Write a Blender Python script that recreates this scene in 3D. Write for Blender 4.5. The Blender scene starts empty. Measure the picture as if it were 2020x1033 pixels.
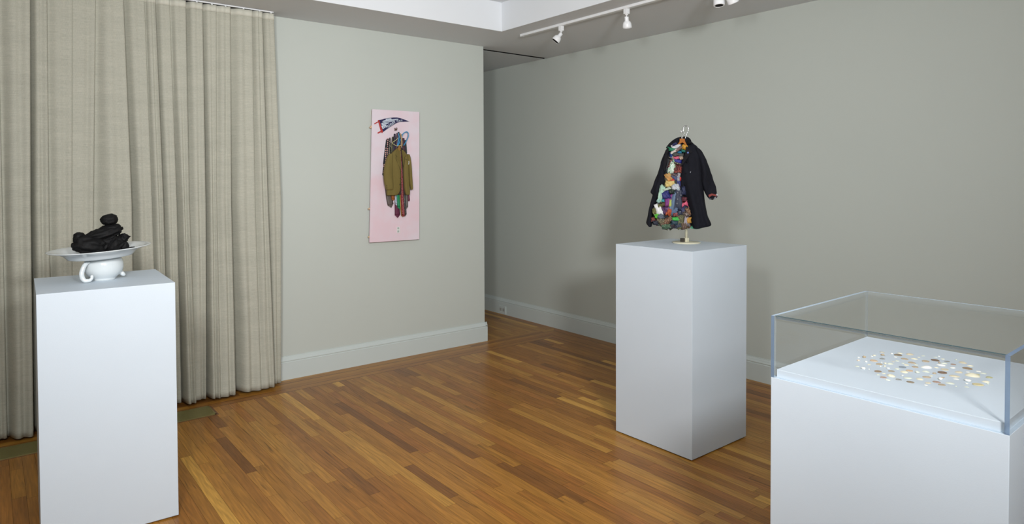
import bpy, bmesh, math, random
from mathutils import Vector, Matrix, noise
random.seed(7)
PI = math.pi
scn = bpy.context.scene
col = scn.collection

# ------------------------------------------------------------------ helpers
def lin(c):
    c = c / 255.0
    return c / 12.92 if c <= 0.04045 else ((c + 0.055) / 1.055) ** 2.4
def rgb(t): return (lin(t[0]), lin(t[1]), lin(t[2]), 1.0)

MC = {}
def mat(name, c, rough=0.6, metal=0.0, spec=0.5, var=0.0, vscale=20, bump=0.0, bscale=200, stretch=(1, 1, 1), sheen=0.0):
    key = (name, tuple(c), rough, metal)
    if key in MC: return MC[key]
    m = bpy.data.materials.new(name); m.use_nodes = True
    nt = m.node_tree; N = nt.nodes; L = nt.links
    b = N['Principled BSDF']
    b.inputs['Base Color'].default_value = rgb(c)
    b.inputs['Roughness'].default_value = rough
    b.inputs['Metallic'].default_value = metal
    b.inputs['Specular IOR Level'].default_value = spec
    if sheen: b.inputs['Sheen Weight'].default_value = sheen
    tc = N.new('ShaderNodeTexCoord'); mp = N.new('ShaderNodeMapping')
    mp.inputs['Scale'].default_value = stretch
    L.new(tc.outputs['Object'], mp.inputs['Vector'])
    nz = N.new('ShaderNodeTexNoise'); nz.inputs['Scale'].default_value = vscale; nz.inputs['Detail'].default_value = 4
    L.new(mp.outputs['Vector'], nz.inputs['Vector'])
    mx = N.new('ShaderNodeMix'); mx.data_type = 'RGBA'
    v = max(var, 0.02)
    base = rgb(c)
    mx.inputs[6].default_value = tuple(x * (1 - v) for x in base[:3]) + (1,)
    mx.inputs[7].default_value = tuple(min(1, x * (1 + v)) for x in base[:3]) + (1,)
    L.new(nz.outputs['Fac'], mx.inputs[0]); L.new(mx.outputs[2], b.inputs['Base Color'])
    if bump:
        n2 = N.new('ShaderNodeTexNoise'); n2.inputs['Scale'].default_value = bscale; n2.inputs['Detail'].default_value = 3
        L.new(mp.outputs['Vector'], n2.inputs['Vector'])
        bp = N.new('ShaderNodeBump'); bp.inputs['Strength'].default_value = bump; bp.inputs['Distance'].default_value = 0.002
        L.new(n2.outputs['Fac'], bp.inputs['Height']); L.new(bp.outputs['Normal'], b.inputs['Normal'])
    MC[key] = m
    return m

def dotmat(name, c1, c2, scale=120, rough=0.7, size=0.3):
    key = (name, tuple(c1), tuple(c2), scale)
    if key in MC: return MC[key]
    m = bpy.data.materials.new(name); m.use_nodes = True
    nt = m.node_tree; N = nt.nodes; L = nt.links
    b = N['Principled BSDF']; b.inputs['Roughness'].default_value = rough
    tc = N.new('ShaderNodeTexCoord'); vo = N.new('ShaderNodeTexVoronoi')
    vo.inputs['Scale'].default_value = scale; vo.inputs['Randomness'].default_value = 0.35
    L.new(tc.outputs['Object'], vo.inputs['Vector'])
    lt = N.new('ShaderNodeMath'); lt.operation = 'LESS_THAN'; lt.inputs[1].default_value = size
    L.new(vo.outputs['Distance'], lt.inputs[0])
    mx = N.new('ShaderNodeMix'); mx.data_type = 'RGBA'
    mx.inputs[6].default_value = rgb(c1); mx.inputs[7].default_value = rgb(c2)
    L.new(lt.outputs[0], mx.inputs[0]); L.new(mx.outputs[2], b.inputs['Base Color'])
    MC[key] = m
    return m

def tag(o, label=None, cat=None, group=None, kind=None):
    if label: o['label'] = label
    if cat: o['category'] = cat
    if group: o['group'] = group
    if kind: o['kind'] = kind
    return o

def empty(name, loc, rz=0, label=None, cat=None, group=None):
    o = bpy.data.objects.new(name, None); col.objects.link(o)
    o.location = loc; o.rotation_euler = (0, 0, rz); o.empty_display_size = 0.05
    return tag(o, label, cat, group)

class MB:
    def __init__(s): s.v = []; s.f = []; s.mi = []; s.sm = []
    def add(s, vs, fs, mi=0, smooth=False):
        k = len(s.v); s.v += [tuple(v) for v in vs]
        for f in fs: s.f.append([k + i for i in f]); s.mi.append(mi); s.sm.append(smooth)
    def box(s, a, b, mi=0):
        (x0, y0, z0), (x1, y1, z1) = a, b
        s.add([(x0, y0, z0), (x1, y0, z0), (x1, y1, z0), (x0, y1, z0), (x0, y0, z1), (x1, y0, z1), (x1, y1, z1), (x0, y1, z1)],
              [(0, 3, 2, 1), (4, 5, 6, 7), (0, 1, 5, 4), (1, 2, 6, 5), (2, 3, 7, 6), (3, 0, 4, 7)], mi)
    def tube(s, pts, r, n=10, mi=0, caps=True):
        pts = [Vector(p) for p in pts]; m = len(pts)
        rr = r if isinstance(r, (list, tuple)) else [r] * m
        rings = []; up = None
        for i, p in enumerate(pts):
            t = (pts[min(i + 1, m - 1)] - pts[max(i - 1, 0)])
            if t.length < 1e-9: t = Vector((0, 0, 1))
            t.normalize()
            if up is None:
                up = t.orthogonal().normalized()
            else:
                up = (up - t * up.dot(t))
                up = up.normalized() if up.length > 1e-6 else t.orthogonal().normalized()
            w = t.cross(up)
            rings.append([p + (up * math.cos(2 * PI * k / n) + w * math.sin(2 * PI * k / n)) * rr[i] for k in range(n)])
        s.rings(rings, mi, caps)
    def rings(s, rings, mi=0, caps=True, close=True):
        n = len(rings[0]); vs = [v for r in rings for v in r]; fs = []
        for i in range(len(rings) - 1):
            for k in range(n if close else n - 1):
                k2 = (k + 1) % n
                fs.append((i * n + k, i * n + k2, (i + 1) * n + k2, (i + 1) * n + k))
        s.add(vs, fs, mi, True)
        if caps:
            k0 = len(s.v) - len(vs)
            s.f.append([k0 + i for i in range(n)][::-1]); s.mi.append(mi); s.sm.append(False)
            s.f.append([k0 + len(vs) - n + i for i in range(n)]); s.mi.append(mi); s.sm.append(False)
    def lathe(s, prof, M=None, n=40, mi=0, caps=False):
        M = M or Matrix.Identity(4)
        s.rings([[M @ Vector((r * math.cos(2 * PI * k / n), r * math.sin(2 * PI * k / n), z)) for k in range(n)] for r, z in prof], mi, caps)
    def build(s, name, mats, parent=None, bevel=0, sub=0, disp=None, auto=None):
        me = bpy.data.meshes.new(name); me.from_pydata(s.v, [], s.f)
        for m in (mats if isinstance(mats, (list, tuple)) else [mats]): me.materials.append(m)
        me.polygons.foreach_set('material_index', s.mi); me.polygons.foreach_set('use_smooth', s.sm)
        bm = bmesh.new(); bm.from_mesh(me)
        bmesh.ops.recalc_face_normals(bm, faces=bm.faces)
        bm.to_mesh(me); bm.free(); me.update()
        o = bpy.data.objects.new(name, me); col.objects.link(o)
        if parent is not None:
            o.parent = parent
            o.matrix_parent_inverse = Matrix.LocRotScale(parent.location, parent.rotation_euler, parent.scale).inverted()
        if bevel:
            b = o.modifiers.new('bevel', 'BEVEL'); b.width = bevel; b.segments = 2; b.limit_method = 'ANGLE'
        if sub:
            b = o.modifiers.new('sub', 'SUBSURF'); b.levels = sub; b.render_levels = sub
        return o

def catmull(p, sub=6):
    out = []
    n = len(p)
    for i in range(n - 1):
        a, b, c, d = p[max(i - 1, 0)], p[i], p[i + 1], p[min(i + 2, n - 1)]
        for k in range(sub):
            t = k / sub
            out.append(tuple(0.5 * (2 * b[j] + (c[j] - a[j]) * t + (2 * a[j] - 5 * b[j] + 4 * c[j] - d[j]) * t * t +
                                    (3 * b[j] - a[j] - 3 * c[j] + d[j]) * t ** 3) for j in range(len(b))))
    out.append(tuple(p[-1]))
    return out

class Frame:   # a vertical working plane: origin, right vector, normal towards the viewer side
    def __init__(s, o, r):
        s.o = Vector((o[0], o[1], 0)); s.r = Vector((r[0], r[1], 0)).normalized(); s.n = Vector((s.r.y, -s.r.x, 0))
    def p(s, a, z, d=0): return s.o + s.r * a + s.n * d + Vector((0, 0, z))

def loft(mb, fr, rows, nz=0.0, fold=0.0, seed=0, n=28, mi=0, steps=5, pw=0.6, off=0.0):
    """rows: (z, aL, aR, depth_front, depth_back) -> soft closed cloth body"""
    rows = catmull(rows, steps); rings = []
    for (z, a0, a1, df, db) in rows:
        mid = (a0 + a1) / 2; h = (a1 - a0) / 2; ring = []
        for k in range(n):
            th = 2 * PI * k / n; c = math.cos(th); s_ = math.sin(th)
            a = mid + h * math.copysign(abs(c) ** 0.85, c)
            d = df * abs(s_) ** pw if s_ > 0 else -db * abs(s_) ** pw
            if nz or fold:
                q = Vector((a * 9 + seed, z * 4.5, d * 5 + seed * 2))
                d += nz * noise.noise(q) * 2
                d += fold * noise.noise(Vector((a * 30 + z * 6 + seed, z * 7, seed))) * abs(s_)
                a += nz * 0.35 * noise.noise(Vector((z * 24, d * 9, seed)))
            ring.append(fr.p(a, z, d + off))
        rings.append(ring)
    mb.rings(rings, mi, True)

def plate(mb, fr, poly, d0, th, mi=0, camber=0.0):
    n = len(poly); vs = []
    ca = sum(p[0] for p in poly) / n; cz = sum(p[1] for p in poly) / n
    vs = [fr.p(a, z, d0 + th) for a, z in poly] + [fr.p(a, z, d0) for a, z in poly]
    fs = [list(range(n)), list(range(2 * n - 1, n - 1, -1))] + [(i, (i + 1) % n, n + (i + 1) % n, n + i) for i in range(n)]
    mb.add(vs, fs, mi)

# ------------------------------------------------------------------ camera
f_px, cy_px = 1305.61, 376.8
cam = bpy.data.cameras.new('camera'); co = bpy.data.objects.new('camera', cam); col.objects.link(co); scn.camera = co
cam.sensor_width = 36; cam.lens = f_px * 36 / 2020; cam.shift_y = -(516.5 - cy_px) / 2020
cam.clip_start = 0.05
Rv = Vector((0.78431076, -0.62035435, -0.00413628)); Uv = Vector((0.01714155, 0.01500609, 0.99974046)); Fv = Vector((0.62013127, 0.78417811, -0.02240328))
co.matrix_world = Matrix(((Rv.x, Uv.x, -Fv.x, 0), (Rv.y, Uv.y, -Fv.y, 0), (Rv.z, Uv.z, -Fv.z, 1.55), (0, 0, 0, 1)))

# ------------------------------------------------------------------ materials
M_wall = mat('wall_paint', (191, 197, 191), 0.65, spec=0.3, var=0.02, vscale=1.5, bump=0.15, bscale=160)
M_trim = mat('trim_paint', (198, 207, 205), 0.45, spec=0.4, var=0.01, vscale=3)
M_ceil = mat('ceiling_paint', (222, 226, 230), 0.7, spec=0.2, var=0.01, vscale=2)
M_white = mat('plinth_paint', (201, 212, 222), 0.5, spec=0.35, var=0.012, vscale=6, bump=0.08, bscale=300)
M_lamp = mat('white_enamel', (232, 234, 236), 0.3)
M_black = mat('shade_black', (8, 8, 8), 0.9)
M_dark = mat('dark_gap', (30, 18, 10), 0.9)
M_chrome = mat('chrome', (150, 150, 152), 0.18, metal=1.0)
M_porc = mat('white_porcelain', (210, 216, 218), 0.12, spec=0.6)

def floor_material():
    m = bpy.data.materials.new('oak_boards'); m.use_nodes = True
    nt = m.node_tree; N = nt.nodes; L = nt.links; b = N['Principled BSDF']
    at = N.new('ShaderNodeAttribute'); at.attribute_name = 'board'
    tc = N.new('ShaderNodeTexCoord'); mp = N.new('ShaderNodeMapping')
    a2 = N.new('ShaderNodeAttribute'); a2.attribute_name = 'grain'
    L.new(a2.outputs['Vector'], mp.inputs['Vector']); mp.inputs['Scale'].default_value = (1, 1, 1)
    n1 = N.new('ShaderNodeTexNoise'); n1.inputs['Scale'].default_value = 1.0; n1.inputs['Detail'].default_value = 5; n1.inputs['Distortion'].default_value = 0.7
    L.new(mp.outputs['Vector'], n1.inputs['Vector'])
    wv = N.new('ShaderNodeMath'); wv.operation = 'MULTIPLY'; wv.inputs[1].default_value = 55.0
    n0 = N.new('ShaderNodeTexNoise'); n0.inputs['Scale'].default_value = 0.22; n0.inputs['Detail'].default_value = 1
    L.new(mp.outputs['Vector'], n0.inputs['Vector']); L.new(n0.outputs['Fac'], wv.inputs[0])
    sn = N.new('ShaderNodeMath'); sn.operation = 'SINE'; L.new(wv.outputs[0], sn.inputs[0])
    mr = N.new('ShaderNodeMapRange'); mr.inputs['From Min'].default_value = 0.3; mr.inputs['From Max'].default_value = 0.72
    mr.inputs['To Min'].default_value = 0.74; mr.inputs['To Max'].default_value = 1.18
    L.new(n1.outputs['Fac'], mr.inputs['Value'])
    m2 = N.new('ShaderNodeMapRange'); m2.inputs['From Min'].default_value = -1; m2.inputs['From Max'].default_value = 1
    m2.inputs['To Min'].default_value = 0.91; m2.inputs['To Max'].default_value = 1.05
    L.new(sn.outputs[0], m2.inputs['Value'])
    mu = N.new('ShaderNodeMath'); mu.operation = 'MULTIPLY'; L.new(mr.outputs[0], mu.inputs[0]); L.new(m2.outputs[0], mu.inputs[1])
    nk = N.new('ShaderNodeTexNoise'); nk.inputs['Scale'].default_value = 0.42; nk.inputs['Detail'].default_value = 2; nk.inputs['Distortion'].default_value = 1.2
    L.new(mp.outputs['Vector'], nk.inputs['Vector'])
    mk = N.new('ShaderNodeMapRange'); mk.inputs['From Min'].default_value = 0.66; mk.inputs['From Max'].default_value = 0.74; mk.inputs['To Min'].default_value = 1.0; mk.inputs['To Max'].default_value = 0.55
    L.new(nk.outputs['Fac'], mk.inputs['Value']); mu2 = N.new('ShaderNodeMath'); mu2.operation = 'MULTIPLY'; L.new(mu.outputs[0], mu2.inputs[0]); L.new(mk.outputs[0], mu2.inputs[1]); mu = mu2
    sc = N.new('ShaderNodeVectorMath'); sc.operation = 'SCALE'
    L.new(at.outputs['Color'], sc.inputs[0]); L.new(mu.outputs[0], sc.inputs['Scale'])
    L.new(sc.outputs[0], b.inputs['Base Color'])
    b.inputs['Roughness'].default_value = 0.3; b.inputs['Specular IOR Level'].default_value = 0.25
    bp = N.new('ShaderNodeBump'); bp.inputs['Strength'].default_value = 0.12; bp.inputs['Distance'].default_value = 0.001
    L.new(n1.outputs['Fac'], bp.inputs['Height']); L.new(bp.outputs['Normal'], b.inputs['Normal'])
    return m
M_floor = floor_material()

# ------------------------------------------------------------------ room shell
XL, XR, YB, YA, YC, ZC, ZT = -2.7, 4.533, -2.6, 5.04, 7.6, 2.762, 3.002
XE = 3.65                                   # end of the wall with the curtain
# floor of individual strip boards
def make_floor():
    vs, fs, cols, grs, mi = [], [], [], [], []
    rnd = random.Random(11)
    tones = [(140, 99, 54), (147, 105, 57), (135, 93, 50), (152, 111, 61), (129, 88, 48), (156, 117, 66), (138, 93, 53), (143, 102, 54), (149, 107, 60), (133, 91, 50)]
    def quad(x0, y0, x1, y1, c, along='y', poly=None):
        k = len(vs); g = 0.00045
        if poly is None:
            poly = [(x0 + g, y0 + g), (x1 - g, y0 + g), (x1 - g, y1 - g), (x0 + g, y1 - g)]
        vs.extend([(a, b_, 0) for a, b_ in poly]); fs.append(tuple(range(k, k + len(poly)))); mi.append(0)
        cc = rgb(c); cc = (cc[0] * 1.36, cc[1] * 1.25, cc[2] * 0.74, 1); o1, o2 = rnd.uniform(0, 500), rnd.uniform(0, 500)
        for a, b_ in poly:
            cols.append(cc)
            if along == 'y': grs.append((a * 95 + o1, b_ * 5 + o2, 0))
            else: grs.append((b_ * 95 + o1, a * 5 + o2, 0))
    def tone():
        r = rnd.random()
        if r < 0.045: c = (176, 137, 80)
        elif r < 0.10: c = (112, 75, 44)
        else: c = rnd.choice(tones)
        j = rnd.uniform(-5, 5)
        return (c[0] + j, c[1] + j * 0.9, c[2] + j * 0.6)
    # field
    fx1, fy1 = 4.223, 4.73
    w = 0.057; x = fx1
    while x > XL:
        x0 = max(x - w, XL); y = fy1 - rnd.uniform(0, 0.4) ; top = fy1
        while top > YB:
            ln = rnd.choice([0.35, 0.5, 0.65, 0.8, 1.0, 1.2, 1.5]) * rnd.uniform(0.85, 1.2)
            if top == fy1: ln *= rnd.uniform(0.2, 1)
            bot = max(top - ln, YB)
            quad(x0, bot, x, top, tone()); top = bot
        x -= w
    # border along the curtain wall and the right wall: plank, dark line, plank, dark line, strip, dark line
    ring = [(0.0, 0.052, 0), (0.052, 0.104, 0), (0.104, 0.113, 1), (0.113, 0.172, 0), (0.172, 0.233, 0), (0.233, 0.241, 1), (0.241, 0.302, 0), (0.302, 0.31, 1)]
    for d0, d1, dk in ring:
        c_dark = (88, 54, 30)
        # along x (curtain wall)
        a = XL
        while a < XR - d1:
            b_ = min(a + rnd.uniform(0.7, 1.6), XR - d1)
            e = XR - d0 if b_ >= XR - d1 - 1e-6 else b_
            poly = [(a, YA - d1), (b_, YA - d1), (e, YA - d0), (a, YA - d0)]
            quad(0, 0, 0, 0, c_dark if dk else tone(), 'x', poly); a = b_
        a = YB
        while a < YA - d1:
            b_ = min(a + rnd.uniform(0.7, 1.6), YA - d1)
            e = YA - d0 if b_ >= YA - d1 - 1e-6 else b_
            poly = [(XR - d1, a), (XR - d0, a), (XR - d0, e), (XR - d1, b_)]
            quad(0, 0, 0, 0, c_dark if dk else tone(), 'y', poly); a = b_
    # passage boards
    x = XR
    while x > XE - 0.3:
        top = YC
        while top > YA:
            bot = max(top - rnd.uniform(0.5, 1.4), YA); quad(x - w, bot, x, top, tone()); top = bot
        x -= w
    # slab under the boards, visible only as joints
    k = len(vs); g = (0, 0, 0)
    for z in (-0.0015, -0.1):
        vs.extend([(XL, YB, z), (XR, YB, z), (XR, YC, z), (XL, YC, z)])
    for q_ in [(0, 1, 2, 3), (7, 6, 5, 4), (0, 4, 5, 1), (1, 5, 6, 2), (2, 6, 7, 3), (3, 7, 4, 0)]:
        fs.append(tuple(k + i for i in q_)); mi.append(1)
        for _ in range(4): cols.append((0.02, 0.012, 0.006, 1)); grs.append(g)
    me = bpy.data.meshes.new('floor'); me.from_pydata(vs, [], fs)
    me.materials.append(M_floor); me.materials.append(M_dark); me.polygons.foreach_set('material_index', mi)
    a = me.color_attributes.new('board', 'FLOAT_COLOR', 'CORNER')
    for i, c in enumerate(cols): a.data[i].color = c
    g_ = me.attributes.new('grain', 'FLOAT_VECTOR', 'CORNER')
    for i, v in enumerate(grs): g_.data[i].vector = v
    me.update()
    o = bpy.data.objects.new('floor', me); col.objects.link(o); tag(o, kind='structure')
make_floor()

def struct(name, mb, m, **k): o = mb.build(name, m, **k); o['kind'] = 'structure'; return o
b = MB(); b.box((XL - 0.12, YA, 0), (XE, YC + 0.12, 3.1)); struct('wall_back', b, M_wall)
b = MB(); b.box((XR, YB - 0.12, 0), (XR + 0.12, YC + 0.12, 3.1)); struct('wall_right', b, M_wall)
b = MB(); b.box((XL - 0.12, YB - 0.12, 0), (XR, YB, 3.1)); struct('wall_front', b, M_wall)
b = MB(); b.box((XL - 0.12, YB, 0), (XL, YA, 3.1)); struct('wall_left', b, M_wall)
b = MB(); b.box((XE, YC, 0), (XR, YC + 0.12, 3.1)); struct('wall_far', b, M_wall)
# ceiling: dropped border, raised tray, slot over the passage, its shade painted black
TX0, TX1, TY0, TY1 = -1.5, 3.392, -1.4, 4.42
b = MB()
t = 3.1
b.box((XL, YB, ZC), (TX0, YA, t)); b.box((TX1, YB, ZC), (XR, YA, t))
b.box((TX0, YB, ZC), (TX1, TY0, t)); b.box((TX0, TY1, ZC), (TX1, YA, t))
b.box((TX0, TY0, ZT), (TX1, TY1, t))
b.box((XE, YA, ZC), (XR, 5.135, t)); b.box((XE, 5.185, ZC), (XR, YC, t))
b.box((XE, 5.135, 2.90), (XR, 5.185, t), 1)
b.box((XE, 5.1352, ZC + 0.0006), (XR, 5.137, 2.9), 1); b.box((XE, 5.183, ZC + 0.0006), (XR, 5.1848, 2.9), 1)
struct('ceiling', b, [M_ceil, M_black])
# baseboards
def baseboard(name, p0, p1, nrm):
    prof = [(0, 0), (0.020, 0), (0.020, 0.132), (0.0165, 0.136), (0.0165, 0.139), (0.0205, 0.142), (0.0205, 0.147), (0.015, 0.156), (0.011, 0.166), (0.007, 0.172), (0.006, 0.178), (0, 0.178)]
    p0 = Vector(p0); p1 = Vector(p1); n_ = Vector(nrm); mb = MB()
    rings = [[Vector((p.x + n_.x * d, p.y + n_.y * d, z)) for d, z in prof] for p in (p0, p1)]
    k = len(prof); mb.add(rings[0] + rings[1], [(i, i + 1, k + i + 1, k + i) for i in range(k - 1)] + [tuple(range(k)), tuple(range(2 * k - 1, k - 1, -1))])
    struct(name, mb, M_trim)
baseboard('baseboard_back', (XL, YA, 0), (XE + 0.0205, YA, 0), (0, -1, 0))
baseboard('baseboard_passage', (XE, YA - 0.0205, 0), (XE, YC, 0), (1, 0, 0))
baseboard('baseboard_right', (XR, YB, 0), (XR, YC, 0), (-1, 0, 0))

# ------------------------------------------------------------------ outlet in the baseboard
t_ = empty('wall_outlet', (4.513, 5.887, 0.012), 0, 'grey painted double outlet plate set in the baseboard of the passage', 'wall outlet')
b = MB(); b.box((4.506, 5.822, 0.012), (4.5135, 5.952, 0.094)); b.build('cover_plate', M_trim, t_, bevel=0.001)
for yy in (5.86, 5.914):
    b = MB(); b.box((4.5045, yy - 0.017, 0.036), (4.507, yy + 0.017, 0.070)); b.build('socket', mat('socket_grey', (160, 162, 158), 0.5), t_, bevel=0.002)

# ------------------------------------------------------------------ curtains
def curtain_material():
    m = bpy.data.materials.new('linen_weave'); m.use_nodes = True
    nt = m.node_tree; N = nt.nodes; L = nt.links; b = N['Principled BSDF']
    b.inputs['Roughness'].default_value = 0.85; b.inputs['Specular IOR Level'].default_value = 0.15
    uv = N.new('ShaderNodeAttribute'); uv.attribute_name = 'cloth'
    def nz(s, v, d=2):
        mp = N.new('ShaderNodeMapping'); mp.inputs['Scale'].default_value = v; L.new(uv.outputs['Vector'], mp.inputs['Vector'])
        n = N.new('ShaderNodeTexNoise'); n.inputs['Scale'].default_value = s; n.inputs['Detail'].default_value = d
        L.new(mp.outputs['Vector'], n.inputs['Vector']); return n
    a = nz(1, (14, 330, 1)); c = nz(1, (400, 60, 1)); big = nz(1, (1.5, 12, 1))
    ad = N.new('ShaderNodeMath'); ad.operation = 'ADD'; L.new(a.outputs['Fac'], ad.inputs[0]); L.new(c.outputs['Fac'], ad.inputs[1])
    a3 = N.new('ShaderNodeMath'); a3.operation = 'MULTIPLY_ADD'; a3.inputs[1].default_value = 0.5; L.new(big.outputs['Fac'], a3.inputs[0]); L.new(ad.outputs[0], a3.inputs[2])
    cr = N.new('ShaderNodeMapRange'); cr.inputs['From Min'].default_value = 0.85; cr.inputs['From Max'].default_value = 1.65
    L.new(a3.outputs[0], cr.inputs['Value'])
    mx = N.new('ShaderNodeMix'); mx.data_type = 'RGBA'; mx.inputs[6].default_value = rgb((163, 163, 151)); mx.inputs[7].default_value = rgb((190, 189, 175))
    L.new(cr.outputs[0], mx.inputs[0]); L.new(mx.outputs[2], b.inputs['Base Color'])
    bp = N.new('ShaderNodeBump'); bp.inputs['Strength'].default_value = 0.25; bp.inputs['Distance'].default_value = 0.001
    L.new(ad.outputs[0], bp.inputs['Height']); L.new(bp.outputs['Normal'], b.inputs['Normal'])
    return m
M_cur = curtain_material()
ZK = [2.715, 2.52, 1.384, 0.175, 0.012]

def curtain(name, folds, label, zk=ZK, yb=(4.945, 4.975, 4.985)):
    """folds: (x_left_top, x_left_mid, x_left_bot, x_right_top, x_right_mid, x_right_bot, depth, soft undulations)"""
    root = empty(name, (folds[0][2], 4.93, 0), 0, label, 'curtain')
    def at(tab, z):
        zt = [2.52, 1.384, 0.175]
        if z >= zt[1]:
            s = (z - zt[1]) / (zt[0] - zt[1]); return tab[1] + (tab[0] - tab[1]) * s
        s = (zt[1] - z) / (zt[1] - zt[2]); return tab[1] + (tab[2] - tab[1]) * s
    def curve(z, seed):
        amp = at((0.050, 0.085, 0.120), z); pts = []
        back = at(yb, z)
        for i, (a, m_, c, a2, m2, c2, dep, val) in enumerate(folds):
            xl = at((a, m_, c), z); xr = at((a2, m2, c2), z); w = xr - xl
            dp = at((dep[0], (dep[0] + dep[1]) / 2, dep[1]), z); D = amp * dp
            vv = at((val[0], (val[0] + val[1]) / 2, val[1]), z); lo = back - D * (1 - vv)
            nx = lambda k: noise.noise(Vector((i * 7.1 + k, z * 1.1, 2)))
            pts.append((xl + 0.002, lo)); pts.append((xl + (0.13 + 0.04 * nx(0)) * w, lo - 0.06 * D))
            pts.append((xl + (0.34 + 0.05 * nx(1)) * w, lo - (0.78 * vv) * D)); pts.append((xl + 0.50 * w, back - 0.97 * D + 0.10 * D * nx(3)))
            pts.append((xl + (0.68 + 0.05 * nx(2)) * w, back - (0.86 + 0.10 * nx(4)) * D)); pts.append((xl + 0.86 * w, back - 1.0 * D))
            pts.append((xr - 0.008, back - 1.0 * D)); pts.append((xr, back - 0.88 * D)); pts.append((xr - 0.001, min(back, lo + 0.6 * D) if vv < 0.5 else back - 0.4 * D))
        pts.append((xr - 0.01, back))
        return catmull(pts, 5)
    def sheet(zs, off, nm, mt):
        crv = [curve(z, 0) for z in zs]; n = len(crv[0])
        vs, uvs = [], []; fs = []
        for z, c_ in zip(zs, crv):
            s = 0
            for k, (x, y) in enumerate(c_):
                if k: s += math.hypot(x - c_[k - 1][0], y - c_[k - 1][1])
                zz = z
                if z < 0.1:
                    zz = z + 0.006 * (1 + noise.noise(Vector((x * 9, 0, 3))))
                crk = 0.006 * noise.noise(Vector((s * 8, z * 14, 5))) * max(0, 1 - z / 0.5)
                vs.append((x, y - off + crk, zz)); uvs.append((s, z, 0))
        for i in range(len(zs) - 1):
            for k in range(n - 1): fs.append((i * n + k, i * n + k + 1, (i + 1) * n + k + 1, (i + 1) * n + k))
        me = bpy.data.meshes.new(nm); me.from_pydata(vs, [], fs); me.materials.append(mt)
        me.polygons.foreach_set('use_smooth', [True] * len(fs))
        at_ = me.attributes.new('cloth', 'FLOAT_VECTOR', 'POINT')
        for i, u in enumerate(uvs): at_.data[i].vector = u
        o = bpy.data.objects.new(nm, me); col.objects.link(o); o.parent = root; o.matrix_parent_inverse = Matrix.Translation(-root.location)
        so = o.modifiers.new('solid', 'SOLIDIFY'); so.thickness = 0.0016; so.offset = 1
        return crv
    zs = [0.012, 0.05, 0.09, 0.15, 0.2, 0.26, 0.32, 0.4, 0.5, 0.65, 0.85, 1.1, 1.384, 1.65, 1.9, 2.1, 2.3, 2.45, 2.56, 2.65, 2.70, 2.745]
    sheet(zs, 0, 'cloth_panel', M_cur)
    top = sheet([2.700, 2.72, 2.746], 0.003, 'heading_tape', mat('heading_band', (200, 199, 186), 0.8, bump=0.2, bscale=500))[-1]
    return root, top

XT = [v[0] for v in [(0, 0)]]
_t = [(0.2046,2.432),(0.2941,2.443),(0.4226,2.461),(0.5426,2.476),(0.7011,2.497),(0.8228,2.514),(0.8852,2.522),(0.9733,2.534),(1.067,2.546),(1.172,2.56),(1.261,2.572),(1.352,2.584),(1.505,2.604),(1.577,2.614),(1.668,2.626)]
_m = [(0.1876,1.403),(0.2846,1.4),(0.403,1.397),(0.515,1.394),(0.7246,1.388),(0.8448,1.384),(0.911,1.382),(0.9972,1.38),(1.069,1.378),(1.176,1.375),(1.248,1.373),(1.34,1.37),(1.507,1.366),(1.594,1.363),(1.705,1.36)]
_b = [(0.1768,0.305),(0.2767,0.285),(0.385,0.2632),(0.4862,0.243),(0.7155,0.197),(0.8572,0.1686),(0.918,0.1564),(1.005,0.139),(1.084,0.123),(1.162,0.1074),(1.245,0.0908),(1.343,0.0711),(1.52,0.0357),(1.616,0.0163),(1.691,0.0014)]
X3 = [(a[0], m_[0], c[0]) for a, m_, c in zip(_t, _m, _b)]
deps = [(1.0, 1.0), (.85, .8), (.9, .9), (1.1, 1.1), (.9, .9), (1.0, 1.0), (.7, .6), (.95, 1.15), (1.0, .75), (.85, 1.1), (1.0, 1.1), (.9, 1.1), (1.1, 1.1), (.75, .5)]
vals = [(1, 1), (.5, .5), (.15, .15), (.7, .8), (1, 1), (.5, .5), (1, 1), (.7, .9), (1, .15), (1, 1), (.5, .2), (1, 1), (.6, .2), (1, 1)]
folds = [X3[i] + X3[i + 1] + (deps[i], vals[i]) for i in range(len(X3) - 1)]
cur1, top1 = curtain('curtain', folds, 'long grey-beige linen curtain right of the dark panel seam, reaching to the bare wall')
x0 = X3[0]
ld = []
xs_ = [-1.9, -1.72, -1.5, -1.3, -1.12, -0.9, -0.72, -0.5, -0.33, -0.18, -0.02, 0.06]
for i in range(len(xs_) - 1):
    ld.append((xs_[i],) * 3 + (xs_[i + 1],) * 3 + ((random.uniform(0.8, 1.1),) * 2, (1, 1)))
ld.append((0.06, 0.06, 0.055, x0[0] + 0.006, x0[1] + 0.006, x0[2] + 0.008, (1.25, 1.25), (.6, .6)))
cur2, top2 = curtain('curtain', ld, 'grey-beige linen curtain panel at the far left edge, left of the seam')
# ceiling rail with gliders
t_ = empty('curtain_rail', (-2.0, 4.93, 2.735), 0, 'thin white curtain rail on the ceiling above the linen curtains', 'curtain rail')
b = MB(); b.box((-2.0, 4.906, 2.7535), (1.66, 4.924, 2.762)); b.build('rail', M_lamp, t_, bevel=0.002)
for fo in folds + ld:
    xg = (fo[0] + fo[3]) / 2 + 0.02
    b = MB(); b.tube([(xg, 4.915, 2.754), (xg, 4.912, 2.750), (xg + 0.003, 4.909, 2.744), (xg + 0.001, 4.907, 2.738)], 0.002, 6)
    b.box((xg - 0.005, 4.910, 2.749), (xg + 0.005, 4.920, 2.7536)); b.build('glider_hook', M_lamp, t_)

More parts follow.
